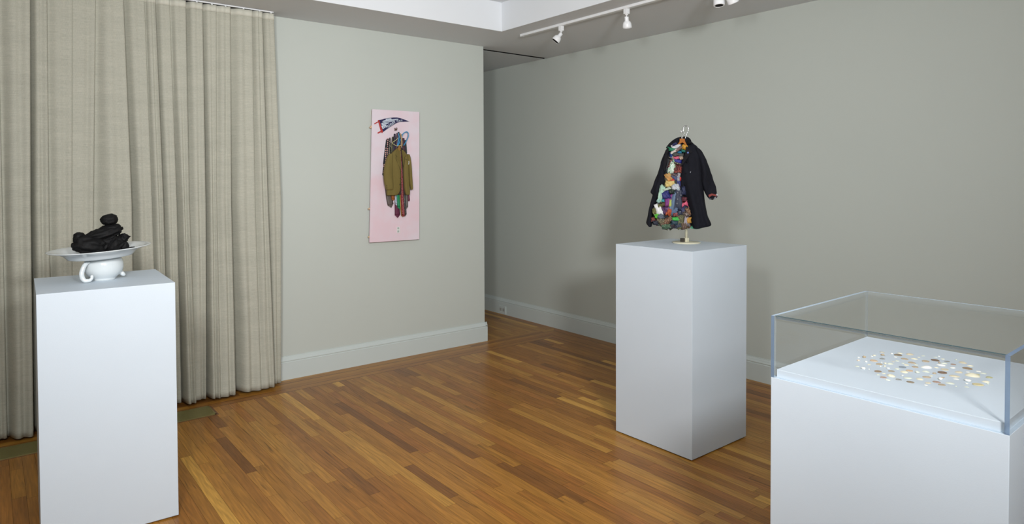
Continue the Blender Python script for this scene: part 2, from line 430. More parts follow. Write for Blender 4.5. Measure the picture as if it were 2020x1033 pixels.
# ------------------------------------------------------------------ brass floor grille
t_ = empty('floor_register', (0.3, 4.68, 0), 0, 'long slatted brass floor grille set in the boards in front of the curtains', 'floor vent')
M_br = mat('aged_brass', (136, 128, 78), 0.35, metal=0.4, var=0.2, vscale=12)
gx0, gx1, gy0, gy1 = -1.1, 1.145, 4.578, 4.775
b = MB()
for a, c in (((gx0, gy0), (gx1, gy0 + 0.008)), ((gx0, gy1 - 0.008), (gx1, gy1)), ((gx0, gy0), (gx0 + 0.008, gy1)), ((gx1 - 0.008, gy0), (gx1, gy1))):
    b.box((a[0], a[1], 0.0), (c[0], c[1], 0.005))
b.build('frame', M_br, t_)
k = 0
y = gy0 + 0.012
while y < gy1 - 0.014:
    b = MB(); b.box((gx0 + 0.008, y, 0.0006), (gx1 - 0.008, y + 0.0055, 0.0042)); b.build('slat', M_br, t_); y += 0.0105
b = MB(); b.box((gx0 + 0.004, gy0 + 0.004, 0.0001), (gx1 - 0.004, gy1 - 0.004, 0.0005)); b.build('duct_shade_sheet', mat('grille_dark', (34, 30, 22), 0.6), t_)  # dark sheet under the slats paints the shade of the duct
b = MB(); b.box((gx1 + 0.0, gy0 - 0.012, 0.0), (gx1 + 0.014, gy1 + 0.004, 0.0012)); b.box((gx0, gy0 - 0.012, 0.0), (gx1, gy0 - 0.0, 0.0012))
b.build('wooden_surround', mat('surround_wood', (112, 74, 44), 0.4, var=0.2, vscale=30), t_)

# ------------------------------------------------------------------ plinths
def plinth(name, x0, y0, x1, y1, h, label, rz=0, gap=0.006):
    cx, cy_ = (x0 + x1) / 2, (y0 + y1) / 2
    t_ = empty(name, (cx, cy_, 0), 0, label, 'plinth')
    b = MB(); b.box((x0, y0, gap), (x1, y1, h)); b.build('body', M_white, t_, bevel=0.0012)
    b = MB(); b.box((x0 + 0.03, y0 + 0.03, 0), (x1 - 0.03, y1 - 0.03, gap)); b.build('recessed_base', M_dark, t_)
    return t_
def plinth_rot(c, rot, w, d, h, label):
    # c = one front corner, u along the first side, v along the second
    u = Vector((math.cos(rot), math.sin(rot), 0)); v = Vector((-math.sin(rot), math.cos(rot), 0)); c = Vector((c[0], c[1], 0))
    P = [c, c - u * w, c - u * w + v * d, c + v * d]
    ctr = (P[0] + P[2]) / 2
    t_ = empty('plinth', ctr, 0, label, 'plinth')
    def blk(s, z0, z1):
        mb = MB(); Q = [ctr + (p - ctr) * s for p in P]
        mb.add([q + Vector((0, 0, z0)) for q in Q] + [q + Vector((0, 0, z1)) for q in Q], [(0, 3, 2, 1), (4, 5, 6, 7), (0, 1, 5, 4), (1, 2, 6, 5), (2, 3, 7, 6), (3, 0, 4, 7)]); return mb
    blk(1, 0.006, h).build('body', M_white, t_, bevel=0.0012)
    blk(0.9, 0, 0.006).build('recessed_base', M_dark, t_)
    return P
plinth_rot((2.9662, 2.1881), 1.5797, -0.5495, -0.5279, 1.1399, 'tall white plinth in the middle carrying the black coat on its stand')
plinth_rot((0.658, 3.3055), -0.031, 0.5139, 0.5505, 1.0743, 'white plinth on the left in front of the curtain, carrying the plate sculpture')
CP = plinth_rot((1.9392, 0.5032), 1.5895, -0.6201, -0.6833, 0.914, 'low white plinth at the right edge under the clear display hood')
# ------------------------------------------------------------------ display deck and clear hood
def inset(P, d):
    c = (P[0] + P[2]) / 2; u = (P[1] - P[0]).normalized(); v = (P[3] - P[0]).normalized()
    lu = (P[1] - P[0]).length / 2 - d; lv = (P[3] - P[0]).length / 2 - d
    return [c - u * lu - v * lv, c + u * lu - v * lv, c + u * lu + v * lv, c - u * lu + v * lv]
def prism(Q, z0, z1):
    mb = MB(); mb.add([Vector((q.x, q.y, z0)) for q in Q] + [Vector((q.x, q.y, z1)) for q in Q],
                      [(0, 3, 2, 1), (4, 5, 6, 7), (0, 1, 5, 4), (1, 2, 6, 5), (2, 3, 7, 6), (3, 0, 4, 7)]); return mb
DK = prism(inset(CP, 0.0125), 0.914, 0.9385).build('display_deck', M_white, bevel=0.001)
tag(DK, 'white raised deck inside the clear hood, covered with scattered shells', 'display deck')

def glass(name, tint, edge):
    m = bpy.data.materials.new(name); m.use_nodes = True
    nt = m.node_tree; N = nt.nodes; L = nt.links; N.remove(N['Principled BSDF'])
    out = N['Material Output']; tr = N.new('ShaderNodeBsdfTransparent'); gl = N.new('ShaderNodeBsdfGlossy'); gl.inputs['Roughness'].default_value = 0.02
    tr.inputs['Color'].default_value = tint; mx = N.new('ShaderNodeMixShader'); fr = N.new('ShaderNodeFresnel'); ge = N.new('ShaderNodeNewGeometry'); mi_ = N.new('ShaderNodeMix'); mi_.data_type = 'FLOAT'; mi_.inputs[2].default_value = 1.25; mi_.inputs[3].default_value = 1 / 1.25
    L.new(ge.outputs['Backfacing'], mi_.inputs[0]); L.new(mi_.outputs[0], fr.inputs['IOR'])
    L.new(fr.outputs[0], mx.inputs[0]); L.new(tr.outputs[0], mx.inputs[1]); L.new(gl.outputs[0], mx.inputs[2])
    if edge:
        df = N.new('ShaderNodeBsdfDiffuse'); df.inputs['Color'].default_value = rgb(edge[0]); m2 = N.new('ShaderNodeMixShader'); m2.inputs[0].default_value = edge[1]
        L.new(mx.outputs[0], m2.inputs[1]); L.new(df.outputs[0], m2.inputs[2]); L.new(m2.outputs[0], out.inputs[0])
    else: L.new(mx.outputs[0], out.inputs[0])
    return m
M_glass = glass('clear_acrylic', (0.998, 1.0, 1.0, 1), None)
M_edge = glass('acrylic_edge', (0.45, 0.58, 0.68, 1), ((118, 136, 162), 0.6))
M_edget = glass('acrylic_glint_edge', (0.75, 0.85, 0.92, 1), ((190, 208, 226), 0.6))  # pale tone paints the glint along the left and back top edges
hx = (CP[0] + CP[2]) / 2
hood = empty('display_hood', (hx.x, hx.y, 0.914), 0, 'clear acrylic hood with bluish edges over the shells on the right plinth', 'display hood')
U_ = (CP[1] - CP[0]); V_ = (CP[3] - CP[0]); lu, lv = U_.length, V_.length; U_ = U_.normalized(); V_ = V_.normalized()
z0, z1, th = 0.9142, 1.1088, 0.0105
M_edgep = glass('acrylic_faint_edge', (0.93, 0.96, 0.98, 1), ((196, 210, 222), 0.22))
def pane(u0, u1, v0, v1, za, zb, name, em):
    """box in the plinth's own frame; the two large faces are clear, the narrow edges tinted"""
    mb = MB(); c = CP[0]
    pts = [(u0, v0), (u1, v0), (u1, v1), (u0, v1)]
    vs = [c + U_ * a + V_ * b_ + Vector((0, 0, z)) for z in (za, zb) for a, b_ in pts]
    dims = [u1 - u0, v1 - v0, zb - za]; thin = dims.index(min(dims))
    for f, ax in (((0, 3, 2, 1), 2), ((4, 5, 6, 7), 2), ((0, 1, 5, 4), 1), ((1, 2, 6, 5), 0), ((2, 3, 7, 6), 1), ((3, 0, 4, 7), 0)):
        mb.add([vs[i] for i in f], [(0, 1, 2, 3)], 0 if ax == thin else (2 if f == (4, 5, 6, 7) else (3 if f == (0, 3, 2, 1) else (1 if ax == 1 and f == (0, 1, 5, 4) else 3))))
    mb.build(name, [M_glass] + em + [M_edgep], hood)
M_edgef = glass('acrylic_dark_reflection_edge', (0.42, 0.52, 0.56, 1), ((66, 88, 94), 0.75))  # dark teal paints the dark room reflected inside the front edge
pane(0, th, 0, lv, z0, z1, 'right_pane', [M_edge, M_edge])
pane(lu - th, lu, 0, lv, z0, z1, 'left_pane', [M_edge, M_edget])
pane(th, lu - th, 0, th, z0, z1, 'front_pane', [M_edge, M_edgef])
pane(th, lu - th, lv - th, lv, z0, z1, 'back_pane', [M_edget, M_edget])
pane(th, lu - th, th, lv - th, z1 - th, z1, 'top_pane', [M_edge, M_edge])

# ------------------------------------------------------------------ shells
SH7 = [(2.406,0.9878,0.022),(2.364,0.9697,0.0133),(2.272,1.008,0.0082),(2.29,0.9978,0.0148),(2.322,0.9871,0.0074),(2.337,0.9857,0.0099),(2.274,0.9605,0.025),(2.32,0.9519,0.0212),(2.235,0.9924,0.0097),(2.24,0.9705,0.0104),(2.215,0.9489,0.0142),(2.167,0.9666,0.0173),(2.152,0.9399,0.0155),(2.163,0.9276,0.0054),(2.245,0.9315,0.0222),(2.274,0.9363,0.0048),(2.266,0.9215,0.0111),(2.279,0.9106,0.0238),(2.22,0.917,0.0078),(2.232,0.9094,0.0094),(2.16,0.8998,0.0229),(2.152,0.88,0.0136),(2.126,0.8839,0.0135),(2.108,0.8626,0.0193),(2.215,0.8921,0.0108),(2.195,0.8751,0.0191),(2.145,0.8537,0.0299),(2.095,0.8436,0.019),(2.121,0.8249,0.0176),(2.312,0.9164,0.0128),(2.333,0.911,0.0177),(2.409,0.9395,0.0275),(2.44,0.9444,0.0202),(2.379,0.9344,0.0148),(2.449,0.9164,0.0292),(2.375,0.9055,0.0228),(2.404,0.8867,0.0228),(2.434,0.8852,0.0115),(2.463,0.8814,0.0132),(2.345,0.8728,0.0231),(2.317,0.887,0.0143),(2.304,0.872,0.0189),(2.331,0.8539,0.0174),(2.267,0.8707,0.0234),(2.301,0.8469,0.0203),(2.236,0.8757,0.0186),(2.244,0.8419,0.0222),(2.216,0.848,0.0289),(2.238,0.8167,0.0136),(2.16,0.8157,0.0266),(2.169,0.8336,0.009),(2.122,0.7931,0.0217),(2.174,0.7887,0.025),(2.407,0.9588,0.01)]
SH8 = [(2.398,0.8514,0.0249),(2.435,0.8362,0.0267),(2.479,0.85,0.0132),(2.495,0.846,0.0066),(2.473,0.8277,0.0147),(2.449,0.8066,0.0177),(2.409,0.8152,0.0096),(2.39,0.8037,0.0284),(2.419,0.8051,0.0207),(2.426,0.7811,0.0174),(2.491,0.7943,0.0081),(2.471,0.7703,0.0287),(2.452,0.7426,0.0196),(2.41,0.7366,0.0278),(2.325,0.8246,0.0374),(2.347,0.8022,0.014),(2.341,0.777,0.0246),(2.384,0.77,0.0202),(2.3,0.7701,0.028),(2.271,0.8053,0.0228),(2.268,0.7804,0.0105),(2.344,0.7416,0.0273),(2.369,0.724,0.0152),(2.402,0.7044,0.0168),(2.389,0.6884,0.0196),(2.332,0.6995,0.0432),(2.36,0.6958,0.0165),(2.353,0.6616,0.0236),(2.298,0.657,0.0254),(2.213,0.7832,0.0267),(2.237,0.7797,0.0134),(2.246,0.7499,0.0118),(2.219,0.7472,0.0161),(2.289,0.734,0.0313),(2.258,0.7187,0.0176),(2.182,0.7454,0.0217),(2.153,0.7586,0.0202),(2.127,0.7528,0.0128),(2.165,0.7255,0.02),(2.201,0.7163,0.0259),(2.259,0.6901,0.0189),(2.228,0.6829,0.01),(2.247,0.6604,0.03),(2.197,0.6733,0.0141),(2.178,0.6936,0.0057),(2.275,0.6444,0.0086)]
K7 = ['c grey-beige', 'b tan', 'b white', 'b tan', 'b white', 'b cream', 'd orange-tan', 'c grey', 'b peach', 'b white', 'c cream', 'c pale', 'b white', 'b white', 'd tan', 'b white', 'b cream', 'c pale', 'b white', 'b cream', 'd brown', 'c cream', 'c pale', 'd pink-brown', 'b white', 'd grey-tan', 's cream', 'c pale', 'd grey', 'c grey-beige', 'c pale', 'd brown-grey', 'c cream', 'c white', 'c beige', 'd tan', 'c cream', 'c cream', 'c pale', 'd tan', 'c pale', 'c cream', 'c pale', 'd blue-grey', 'd tan', 'c pale', 'd orange-tan', 'c cream', 'b pale', 'c pale', 'b white', 'd brown-grey', 'c cream', 'b white']
K8 = ['d tan', 'd dark brown', 'c pale', 'b white', 'c cream', 'd grey', 'b tan', 'c white', 'c pale', 'd pink-brown', 'b pale', 'c beige', 'c cream', 'd brown', 's white', 'c cream', 'd beige', 'c white', 'd dark brown', 'c pale', 'b tan', 'c beige', 'c white', 'c white', 'c pale', 's cream', 'c olive', 'c olive', 'c cream', 'c tan', 'c cream', 'd tan', 'b white', 'c beige', 'c white', 'd pink-brown', 'c beige', 'c white', 'd tan', 'c pale', 'b white', 'b white', 'd golden', 'c pale', 'b pale', 'b pale']
TONE = {'grey-beige': (200, 196, 182), 'tan': (184, 166, 140), 'white': (240, 240, 232), 'cream': (232, 226, 200), 'orange-tan': (206, 180, 150), 'grey': (150, 152, 148),
        'peach': (226, 206, 184), 'pale': (218, 222, 206), 'brown': (156, 136, 112), 'pink-brown': (172, 148, 134), 'grey-tan': (168, 156, 136), 'brown-grey': (148, 136, 118),
        'beige': (212, 202, 176), 'blue-grey': (140, 150, 160), 'dark brown': (128, 106, 88), 'olive': (182, 180, 140), 'golden': (206, 194, 152)}
def shell_mesh(kind, w, seed, m):
    rnd = random.Random(seed); mb = MB()
    if kind == 'd':      # round limpet-like disc: low ring with a dished middle
        r = w / 2
        prof = [(0.001 * r, 0.10), (0.35, 0.11), (0.62, 0.19), (0.80, 0.24), (0.93, 0.17), (1.0, 0.06), (0.97, 0.0), (0.5, 0.0), (0.001, 0.0)]
        n = 22; rings = []
        for (pr, pz) in prof:
            rings.append([Vector((r * pr * math.cos(2 * PI * k / n) * (1 + 0.04 * math.sin(3 * 2 * PI * k / n + seed)), r * pr * 0.9 * math.sin(2 * PI * k / n), pz * r * 0.6)) for k in range(n)])
        mb.rings(rings, 0, False)
    elif kind in 'cs':   # fan shaped valve with ribs, tilted
        r = w / 2; n = 30; J = 8; rings = []
        hgt = 0.24 if kind == 'c' else 0.34; ribs = 14
        for j in range(J + 1):
            t = j / J; ring = []
            for k in range(n):
                th = 2 * PI * k / n
                rr = r * t * (1 + (0.035 * math.cos(ribs * th) if j > 2 else 0)) * (0.86 + 0.14 * math.cos(th - PI / 2))
                zz = hgt * r * (1 - t ** 2.2) * (1 + 0.05 * math.cos(ribs * th) * t)
                ring.append(Vector((rr * math.cos(th) * 1.05, rr * math.sin(th) * 0.85 + 0.35 * r * (1 - t), zz)))
            rings.append(ring)
        mb.rings(rings, 0, False)
        mb.add([v * 0.98 for v in rings[-1]], [list(range(n))[::-1]], 0)
    else:                # small irregular piece
        n = 12; r = w / 2; rings = []
        for j in range(7):
            ph = PI * j / 6; ring = []
            for k in range(n):
                th = 2 * PI * k / n; v = Vector((math.sin(ph) * math.cos(th), math.sin(ph) * math.sin(th), math.cos(ph)))
                s = 1 + 0.45 * noise.noise(v * 1.7 + Vector((seed, 0, 0)))
                ring.append(Vector((v.x * r * s, v.y * r * 0.75 * s, v.z * r * 0.45 * s + r * 0.36)))
            rings.append(ring)
        mb.rings(rings, 0, False)
    return mb
LM = {6: 'orange-tan disc at the left end', 12: 'white clump at far left', 20: 'brown disc left of the ribbed shell', 26: 'big ribbed cream shell', 31: 'brown-grey disc at the back left',
      43: 'blue-grey disc', 51: 'brown-grey disc on the front edge', 55: 'dark brown disc at the back', 68: 'largest white shell', 67: 'brown disc at the back right', 72: 'dark brown disc in the middle',
      79: 'longest cream shell', 83: 'tan rimmed shell', 96: 'golden disc at front right'}
allsh = [(p, k) for p, k in zip(SH7 + SH8, K7 + K8)]
assert len(SH7) == len(K7) and len(SH8) == len(K8), (len(SH7), len(K7), len(SH8), len(K8))
CAMX = Vector((0, 0))
def rel(p, q):      # direction of p from q as seen from the front of the case
    d = Vector((p[0] - q[0], p[1] - q[1])); r = Vector((0.81, -0.58)); f = Vector((0.58, 0.81)); a, b_ = d.dot(r), d.dot(f)
    if abs(a) > 1.7 * abs(b_): return 'right of' if a > 0 else 'left of'
    if abs(b_) > 1.7 * abs(a): return 'behind' if b_ > 0 else 'in front of'
    return ('behind and ' if b_ > 0 else 'in front and ') + ('right of' if a > 0 else 'left of')
used = {}
for i, (p, kd) in enumerate(allsh):
    kind, tone = kd[0], kd[2:]
    size = 'large' if p[2] > 0.030 else ('small' if p[2] < 0.016 else 'mid-size')
    noun = {'d': 'round disc', 'c': 'fan-shaped shell', 's': 'ribbed shell', 'b': 'shell fragment'}[kind]
    if i in LM: lab = LM[i] + ' in the shell scatter under the clear hood'
    else:
        cand = sorted((Vector((p[0] - allsh[j][0][0], p[1] - allsh[j][0][1])).length, j) for j in LM)
        lab = None
        for dist, j in cand:
            l = '%s %s %s %s the %s' % (size, tone, noun, rel(p, allsh[j][0]), LM[j])
            if l not in used and len(l.split()) <= 16: lab = l; break
    used[lab] = 1
    m = mat('shell_' + tone.replace(' ', '_').replace('-', '_'), TONE[tone], 0.55, var=0.16, vscale=260)
    o = shell_mesh(kind, p[2], i, m).build({'d': 'shell_disc', 'c': 'fan_shell', 's': 'ribbed_shell', 'b': 'shell_fragment'}[kind], m)
    rnd = random.Random(i * 3 + 1)
    tilt = {'d': 0.03, 'c': 0.12, 's': 0.1, 'b': 0.1}[kind]
    o.rotation_euler = (0, 0, rnd.uniform(0, 6.28)); o.location = (p[0], p[1], 0.9386)
    tag(o, lab, 'shell', 'shells and round discs scattered under the clear hood')

# ------------------------------------------------------------------ plate sculpture
LX, LY, LZ = 0.417, 3.62, 1.0743
FL_ = Frame((LX, LY), (LY, -LX))
def cupM(): return Matrix.Translation((LX, LY, LZ))
t_ = empty('teacup', (LX, LY, LZ), 0, 'squat white porcelain cup with a curled tail-like handle under the plate', 'cup')
b = MB(); b.lathe([(0.0005, 0.0), (0.047, 0.0), (0.049, 0.002), (0.0485, 0.006), (0.054, 0.011), (0.066, 0.020), (0.0765, 0.034), (0.0815, 0.050), (0.081, 0.066), (0.076, 0.082), (0.068, 0.094), (0.056, 0.103), (0.0005, 0.1035)], cupM() @ Matrix.Diagonal((1, 1, 1.15, 1)), 56)
b.build('body', M_porc, t_)
hp = [(-0.0406,1.158),(-0.0526,1.16),(-0.0665,1.155),(-0.0766,1.142),(-0.0838,1.123),(-0.087,1.105),(-0.0834,1.086),(-0.0747,1.074),(-0.0639,1.071),(-0.0529,1.077),(-0.0467,1.087),(-0.0486,1.097)]
hd = [0.035, 0.05, 0.062, 0.07, 0.074, 0.078, 0.08, 0.082, 0.082, 0.08, 0.078, 0.075]
pts = catmull([tuple(FL_.p(a * (1 - d / 3.64), z + (1.55 - z) * d / 3.64, d)) for (a, z), d in zip(hp, hd)], 5)
rad = [0.0065 + 0.004 * math.sin(PI * min(1, i / len(pts) * 1.15)) for i in range(len(pts))]; rad[-1] = 0.004; rad[-2] = 0.007
lowest = min(p[2] - 0.0095 for p in pts)
b = MB(); b.tube([(p[0], p[1], max(p[2], LZ + 0.0098)) for p in pts], rad, 14); b.build('handle', M_porc, t_)
b = MB(); c = FL_.p(0.078, LZ + 0.018, -0.01); b.tube([FL_.p(0.066, LZ + 0.030, -0.01), c, FL_.p(0.083, LZ + 0.012, -0.012), FL_.p(0.084, LZ + 0.009, -0.012)], [0.012, 0.0095, 0.008, 0.004], 12); b.build('foot_nub', M_porc, t_)

PCa, PCz = [(-0.0126,1.221)][0]
PC = FL_.p(PCa, PCz, 0)
# the plate leans: its right side sits higher
ax = FL_.n
PM = Matrix.Translation(PC) @ Matrix.Rotation(math.radians(-3.2), 4, -ax) @ Matrix.Rotation(math.radians(0.5), 4, FL_.r)
t2 = MB(); t2.lathe([(0.0005, -0.040), (0.126, -0.040), (0.131, -0.039), (0.136, -0.033), (0.150, -0.019), (0.168, -0.010), (0.205, -0.001), (0.2105, 0.0015), (0.211, 0.004), (0.207, 0.0045), (0.168, -0.004), (0.148, -0.013), (0.134, -0.027), (0.118, -0.033), (0.0005, -0.034)], PM, 72)
pl = t2.build('dinner_plate', M_porc); tag(pl, 'wide white porcelain plate balanced tilted on the cup, heaped with black lumps', 'plate')

M_char = mat('black_crust', (9, 9, 10), 0.7, spec=0.25, var=0.5, vscale=60, bump=1.0, bscale=120)
def lump(px, size, d, label, rot=0.0, seed=0, flat=1.0, nm='black_lump', rough=0.1):
    a, z = px; a *= (1 - d / 3.64); z += (1.55 - z) * d / 3.64; mb = MB(); n = 44; J = 28; c = FL_.p(a, z, d); rings = []
    for j in range(J + 1):
        ph = PI * (j + 0.02) / (J + 0.04); ring = []
        for k in range(n):
            th = 2 * PI * k / n; v = Vector((math.sin(ph) * math.cos(th), math.sin(ph) * math.sin(th), math.cos(ph)))
            w = Vector((math.copysign(abs(v.x) ** 0.85, v.x), v.y, math.copysign(abs(v.z) ** 0.85, v.z)))
            s = 1 + rough * 1.6 * noise.noise(v * 2.2 + Vector((seed, 1, 0))) + rough * 0.7 * noise.noise(v * 6 + Vector((seed, 5, 0))) + (rough * 0.35 + 0.03) * noise.noise(v * 13 + Vector((0, seed, 0))) + 0.025 * noise.noise(v * 28 + Vector((0, 2, seed)))
            u, ww, t = w.x * size[0] * s, w.y * size[2] * s, w.z * size[1] * s
            cu, su = math.cos(rot), math.sin(rot); u, t = u * cu - t * su, u * su + t * cu
            ring.append(c + FL_.r * u + FL_.n * ww + Vector((0, 0, t)))
        rings.append(ring)
    mb.rings(rings, 0, True); o = mb.build(nm, M_char); tag(o, label, 'black lump', 'blackened lumps heaped on the white plate'); return o
P_ = [(0.0259,1.354),(0.0274,1.315),(-0.0005,1.287),(-0.0932,1.276),(-0.0543,1.24),(0.0111,1.247),(0.0456,1.233),(0.0718,1.258),(0.0827,1.226),(0.1129,1.216)]
lump(P_[0], (0.036, 0.026, 0.033), 0.00, 'round black lump crowning the heap on the plate', 0.15, 1, rough=0.07)
lump(P_[1], (0.046, 0.0165, 0.038), 0.0, 'flat black slab tilted just below the topmost round lump', 0.16, 2, rough=0.05)
lump(P_[2], (0.080, 0.028, 0.050), 0.01, 'wide sloping black slab leaning under the smoother flat slab', 0.27, 3, rough=0.12)
lump(P_[3], (0.025, 0.024, 0.025), 0.0, 'small round black lump sticking up at the left of the heap', -0.3, 4, rough=0.06)
lump(P_[4], (0.068, 0.040, 0.050), 0.035, 'biggest black boulder-like lump at the front left of the heap', -0.06, 5, rough=0.12)
lump(P_[5], (0.050, 0.040, 0.045), 0.01, 'craggy black lump in the middle of the heap under the slabs', 0.5, 6, rough=0.2)
lump(P_[6], (0.042, 0.032, 0.038), 0.03, 'rough black lump at the front right of the heap', 0.9, 7, rough=0.16)
lump(P_[7], (0.036, 0.021, 0.028), 0.0, 'pointed black lump jutting out at the upper right of the heap', 0.5, 8, rough=0.16)
lump(P_[8], (0.022, 0.023, 0.022), 0.02, 'smooth black knob at the lower right of the heap', 0.2, 9, rough=0.05)
lump(P_[9], (0.017, 0.0045, 0.012), 0.0, 'thin black crumb on the plate rim right of the heap', 0.08, 10, rough=0.2, nm='black_crumb')

# ------------------------------------------------------------------ garment stand, hanger, coat
FC = Frame((3.33, 2.50), (0.6004, -0.7997)); TZ = 1.1399
M_ivory = mat('worn_ivory_paint', (206, 202, 178), 0.4, var=0.12, vscale=60)
gs = empty('garment_stand', (3.33, 2.50, TZ), 0, 'ivory metal garment stand with round base on the tall middle plinth', 'garment stand')
MS = Matrix.Translation((3.33, 2.50, TZ))
b = MB(); b.lathe([(0.0005, 0.0), (0.083, 0.0), (0.085, 0.003), (0.083, 0.0065), (0.03, 0.0075), (0.0005, 0.0075)], MS, 56); b.build('round_base', M_ivory, gs)
b = MB(); b.box((3.318, 2.488, TZ + 0.007), (3.342, 2.512, TZ + 0.032)); b.build('pole_socket', M_ivory, gs, bevel=0.002)
b = MB(); c = FC.p(-0.022, TZ + 0.018, 0.01); b.box((c.x - 0.011, c.y - 0.011, TZ + 0.007), (c.x + 0.011, c.y + 0.011, TZ + 0.030)); b.build('clamp_block', mat('blackened_screw', (70, 66, 60), 0.5, metal=0.4, var=0.6, vscale=200), gs, bevel=0.002)
b = MB(); b.tube([(3.33, 2.50, TZ + 0.02), (3.33, 2.50, 1.70)], 0.0078, 16); b.build('pole', M_ivory, gs)
hk = [(-0.0095,1.723),(-0.0072,1.769),(0.0008,1.803),(0.0097,1.824),(0.0112,1.838),(0.0061,1.847),(-0.0037,1.852),(-0.0127,1.849),(-0.0171,1.84),(-0.018,1.828),(-0.021,1.817),(-0.0275,1.813),(-0.0323,1.819),(-0.0317,1.827)]
b = MB(); b.tube(catmull([tuple(FC.p(a, z, 0.0)) for a, z in hk], 5), 0.0026, 8); b.build('top_hook', M_chrome, gs)

wh = empty('coat_hanger', FC.p(0, 1.75, 0.02), 0, 'small varnished wooden hanger holding the black coat', 'coat hanger')
M_hw = mat('varnished_wood', (150, 90, 36), 0.6, spec=0.15, var=0.2, vscale=40, stretch=(1, 1, 6))
b = MB(); plate(b, FC, [(-0.0415,1.773),(-0.0102,1.772),(-0.0083,1.757),(-0.0018,1.743),(0.0069,1.727),(-0.0041,1.73),(-0.0137,1.742),(-0.0256,1.749),(-0.0379,1.741),(-0.0513,1.731),(-0.0648,1.73),(-0.0499,1.742),(-0.0418,1.754),(-0.04,1.764)], 0.028, 0.012); b.build('hanger_body', M_hw, wh, bevel=0.0025)
b = MB(); b.tube(catmull([tuple(FC.p(a, z, 0.032)) for a, z in [(-0.0257,1.766),(-0.026,1.788),(-0.0209,1.795),(-0.0147,1.801),(-0.0138,1.808),(-0.0177,1.812),(-0.0245,1.811)]], 5), 0.0017, 8); b.build('wire_hook', M_chrome, wh)

M_coat = mat('black_wool', (19, 20, 27), 0.9, spec=0.2, var=0.3, vscale=50, bump=0.5, bscale=260, sheen=0.0)
M_coat2 = mat('black_wool_edge', (22, 21, 25), 0.9, spec=0.2, var=0.3, vscale=40, bump=0.4, bscale=260)
M_lin = mat('dark_lining', (12, 12, 20), 0.7, var=0.3, vscale=30)
coat = empty('coat', FC.p(0, 1.25, 0), 0, 'small black double-breasted coat stuffed with bright fabric scraps on the stand', 'coat')
b = MB(); loft(b, FC, [(1.782,-0.0514,0.0083,0,0.02),(1.761,-0.0784,0.0232,0.01,0.04),(1.724,-0.1055,0.0588,0.01,0.05),(1.663,-0.1266,0.0855,0.01,0.07),(1.554,-0.1538,0.0975,0.012,0.085),(1.429,-0.1902,0.1037,0.012,0.095),(1.32,-0.2055,0.1216,0.012,0.105),(1.27,-0.2208,0.1335,0.012,0.11),(1.254,-0.2116,0.1276,0.01,0.105)], nz=0.004, fold=0.01, seed=1); b.build('coat_back', M_coat, coat)
b = MB(); loft(b, FC, [(1.747,-0.0006,0.0292,0.03,0),(1.729,-0.0035,0.0588,0.045,0.01),(1.704,-0.0065,0.0736,0.055,0.01),(1.674,-0.0094,0.0825,0.062,0.01),(1.634,-0.0272,0.0885,0.07,0.01),(1.591,-0.0362,0.0945,0.075,0.01),(1.547,-0.0361,0.0976,0.078,0.01),(1.489,-0.0315,0.0992,0.08,0.01),(1.427,-0.012,0.1037,0.083,0.01),(1.359,0.009,0.1112,0.088,0.01),(1.31,0.021,0.1231,0.094,0.01),(1.267,0.0286,0.1423,0.1,0.01),(1.248,0.0331,0.1365,0.1,0.01),(1.234,0.039,0.0746,0.095,0.01)], nz=0.007, fold=0.03, seed=4, n=36, pw=0.45); b.build('front_panel', M_coat, coat)
b = MB(); loft(b, FC, [(1.714,-0.1176,-0.1055,0.015,0),(1.703,-0.1221,-0.1039,0.035,0.01),(1.678,-0.1296,-0.1054,0.045,0.01),(1.616,-0.1478,-0.1126,0.055,0.01),(1.554,-0.1659,-0.128,0.06,0.01),(1.514,-0.1781,-0.1204,0.066,0.01),(1.479,-0.1903,-0.1385,0.068,0.01),(1.429,-0.2025,-0.1658,0.07,0.01),(1.357,-0.2193,-0.1902,0.074,0.01),(1.288,-0.2331,-0.2009,0.08,0.01),(1.26,-0.2383,-0.2039,0.082,0.01),(1.24,-0.2238,-0.2054,0.075,0.01)], nz=0.007, fold=0.026, seed=9, n=32, pw=0.5); b.build('front_panel', M_coat, coat)
b = MB(); loft(b, FC, [(1.727,0.044,0.0514,0.008,0.015),(1.719,0.0455,0.0647,0.02,0.03),(1.704,0.05,0.0825,0.035,0.045),(1.676,0.0574,0.1002,0.04,0.05),(1.636,0.0679,0.1179,0.042,0.05),(1.593,0.0753,0.1342,0.042,0.05),(1.55,0.0813,0.1489,0.042,0.05),(1.513,0.0858,0.1607,0.042,0.048),(1.482,0.0918,0.1695,0.042,0.045),(1.455,0.1036,0.1754,0.04,0.042),(1.433,0.1155,0.177,0.038,0.04),(1.415,0.1258,0.1639,0.034,0.034)], nz=0.009, fold=0.035, seed=13, off=0.03, pw=0.8); b.build('sleeve', M_coat, coat)
b = MB(); loft(b, FC, [(1.709,-0.1206,-0.1115,0.012,0.02),(1.694,-0.1281,-0.1085,0.03,0.045),(1.638,-0.1499,-0.1175,0.036,0.05),(1.619,-0.1538,-0.1235,0.036,0.05),(1.601,-0.1584,-0.1265,0.036,0.05),(1.551,-0.1766,-0.1356,0.036,0.05),(1.511,-0.1918,-0.1446,0.036,0.048),(1.482,-0.1995,-0.1537,0.034,0.045),(1.458,-0.2111,-0.1628,0.034,0.045),(1.445,-0.2129,-0.1659,0.034,0.044),(1.434,-0.2025,-0.1704,0.03,0.038)], nz=0.009, fold=0.03, seed=17, off=0.02, pw=0.8); b.build('sleeve', M_coat, coat)
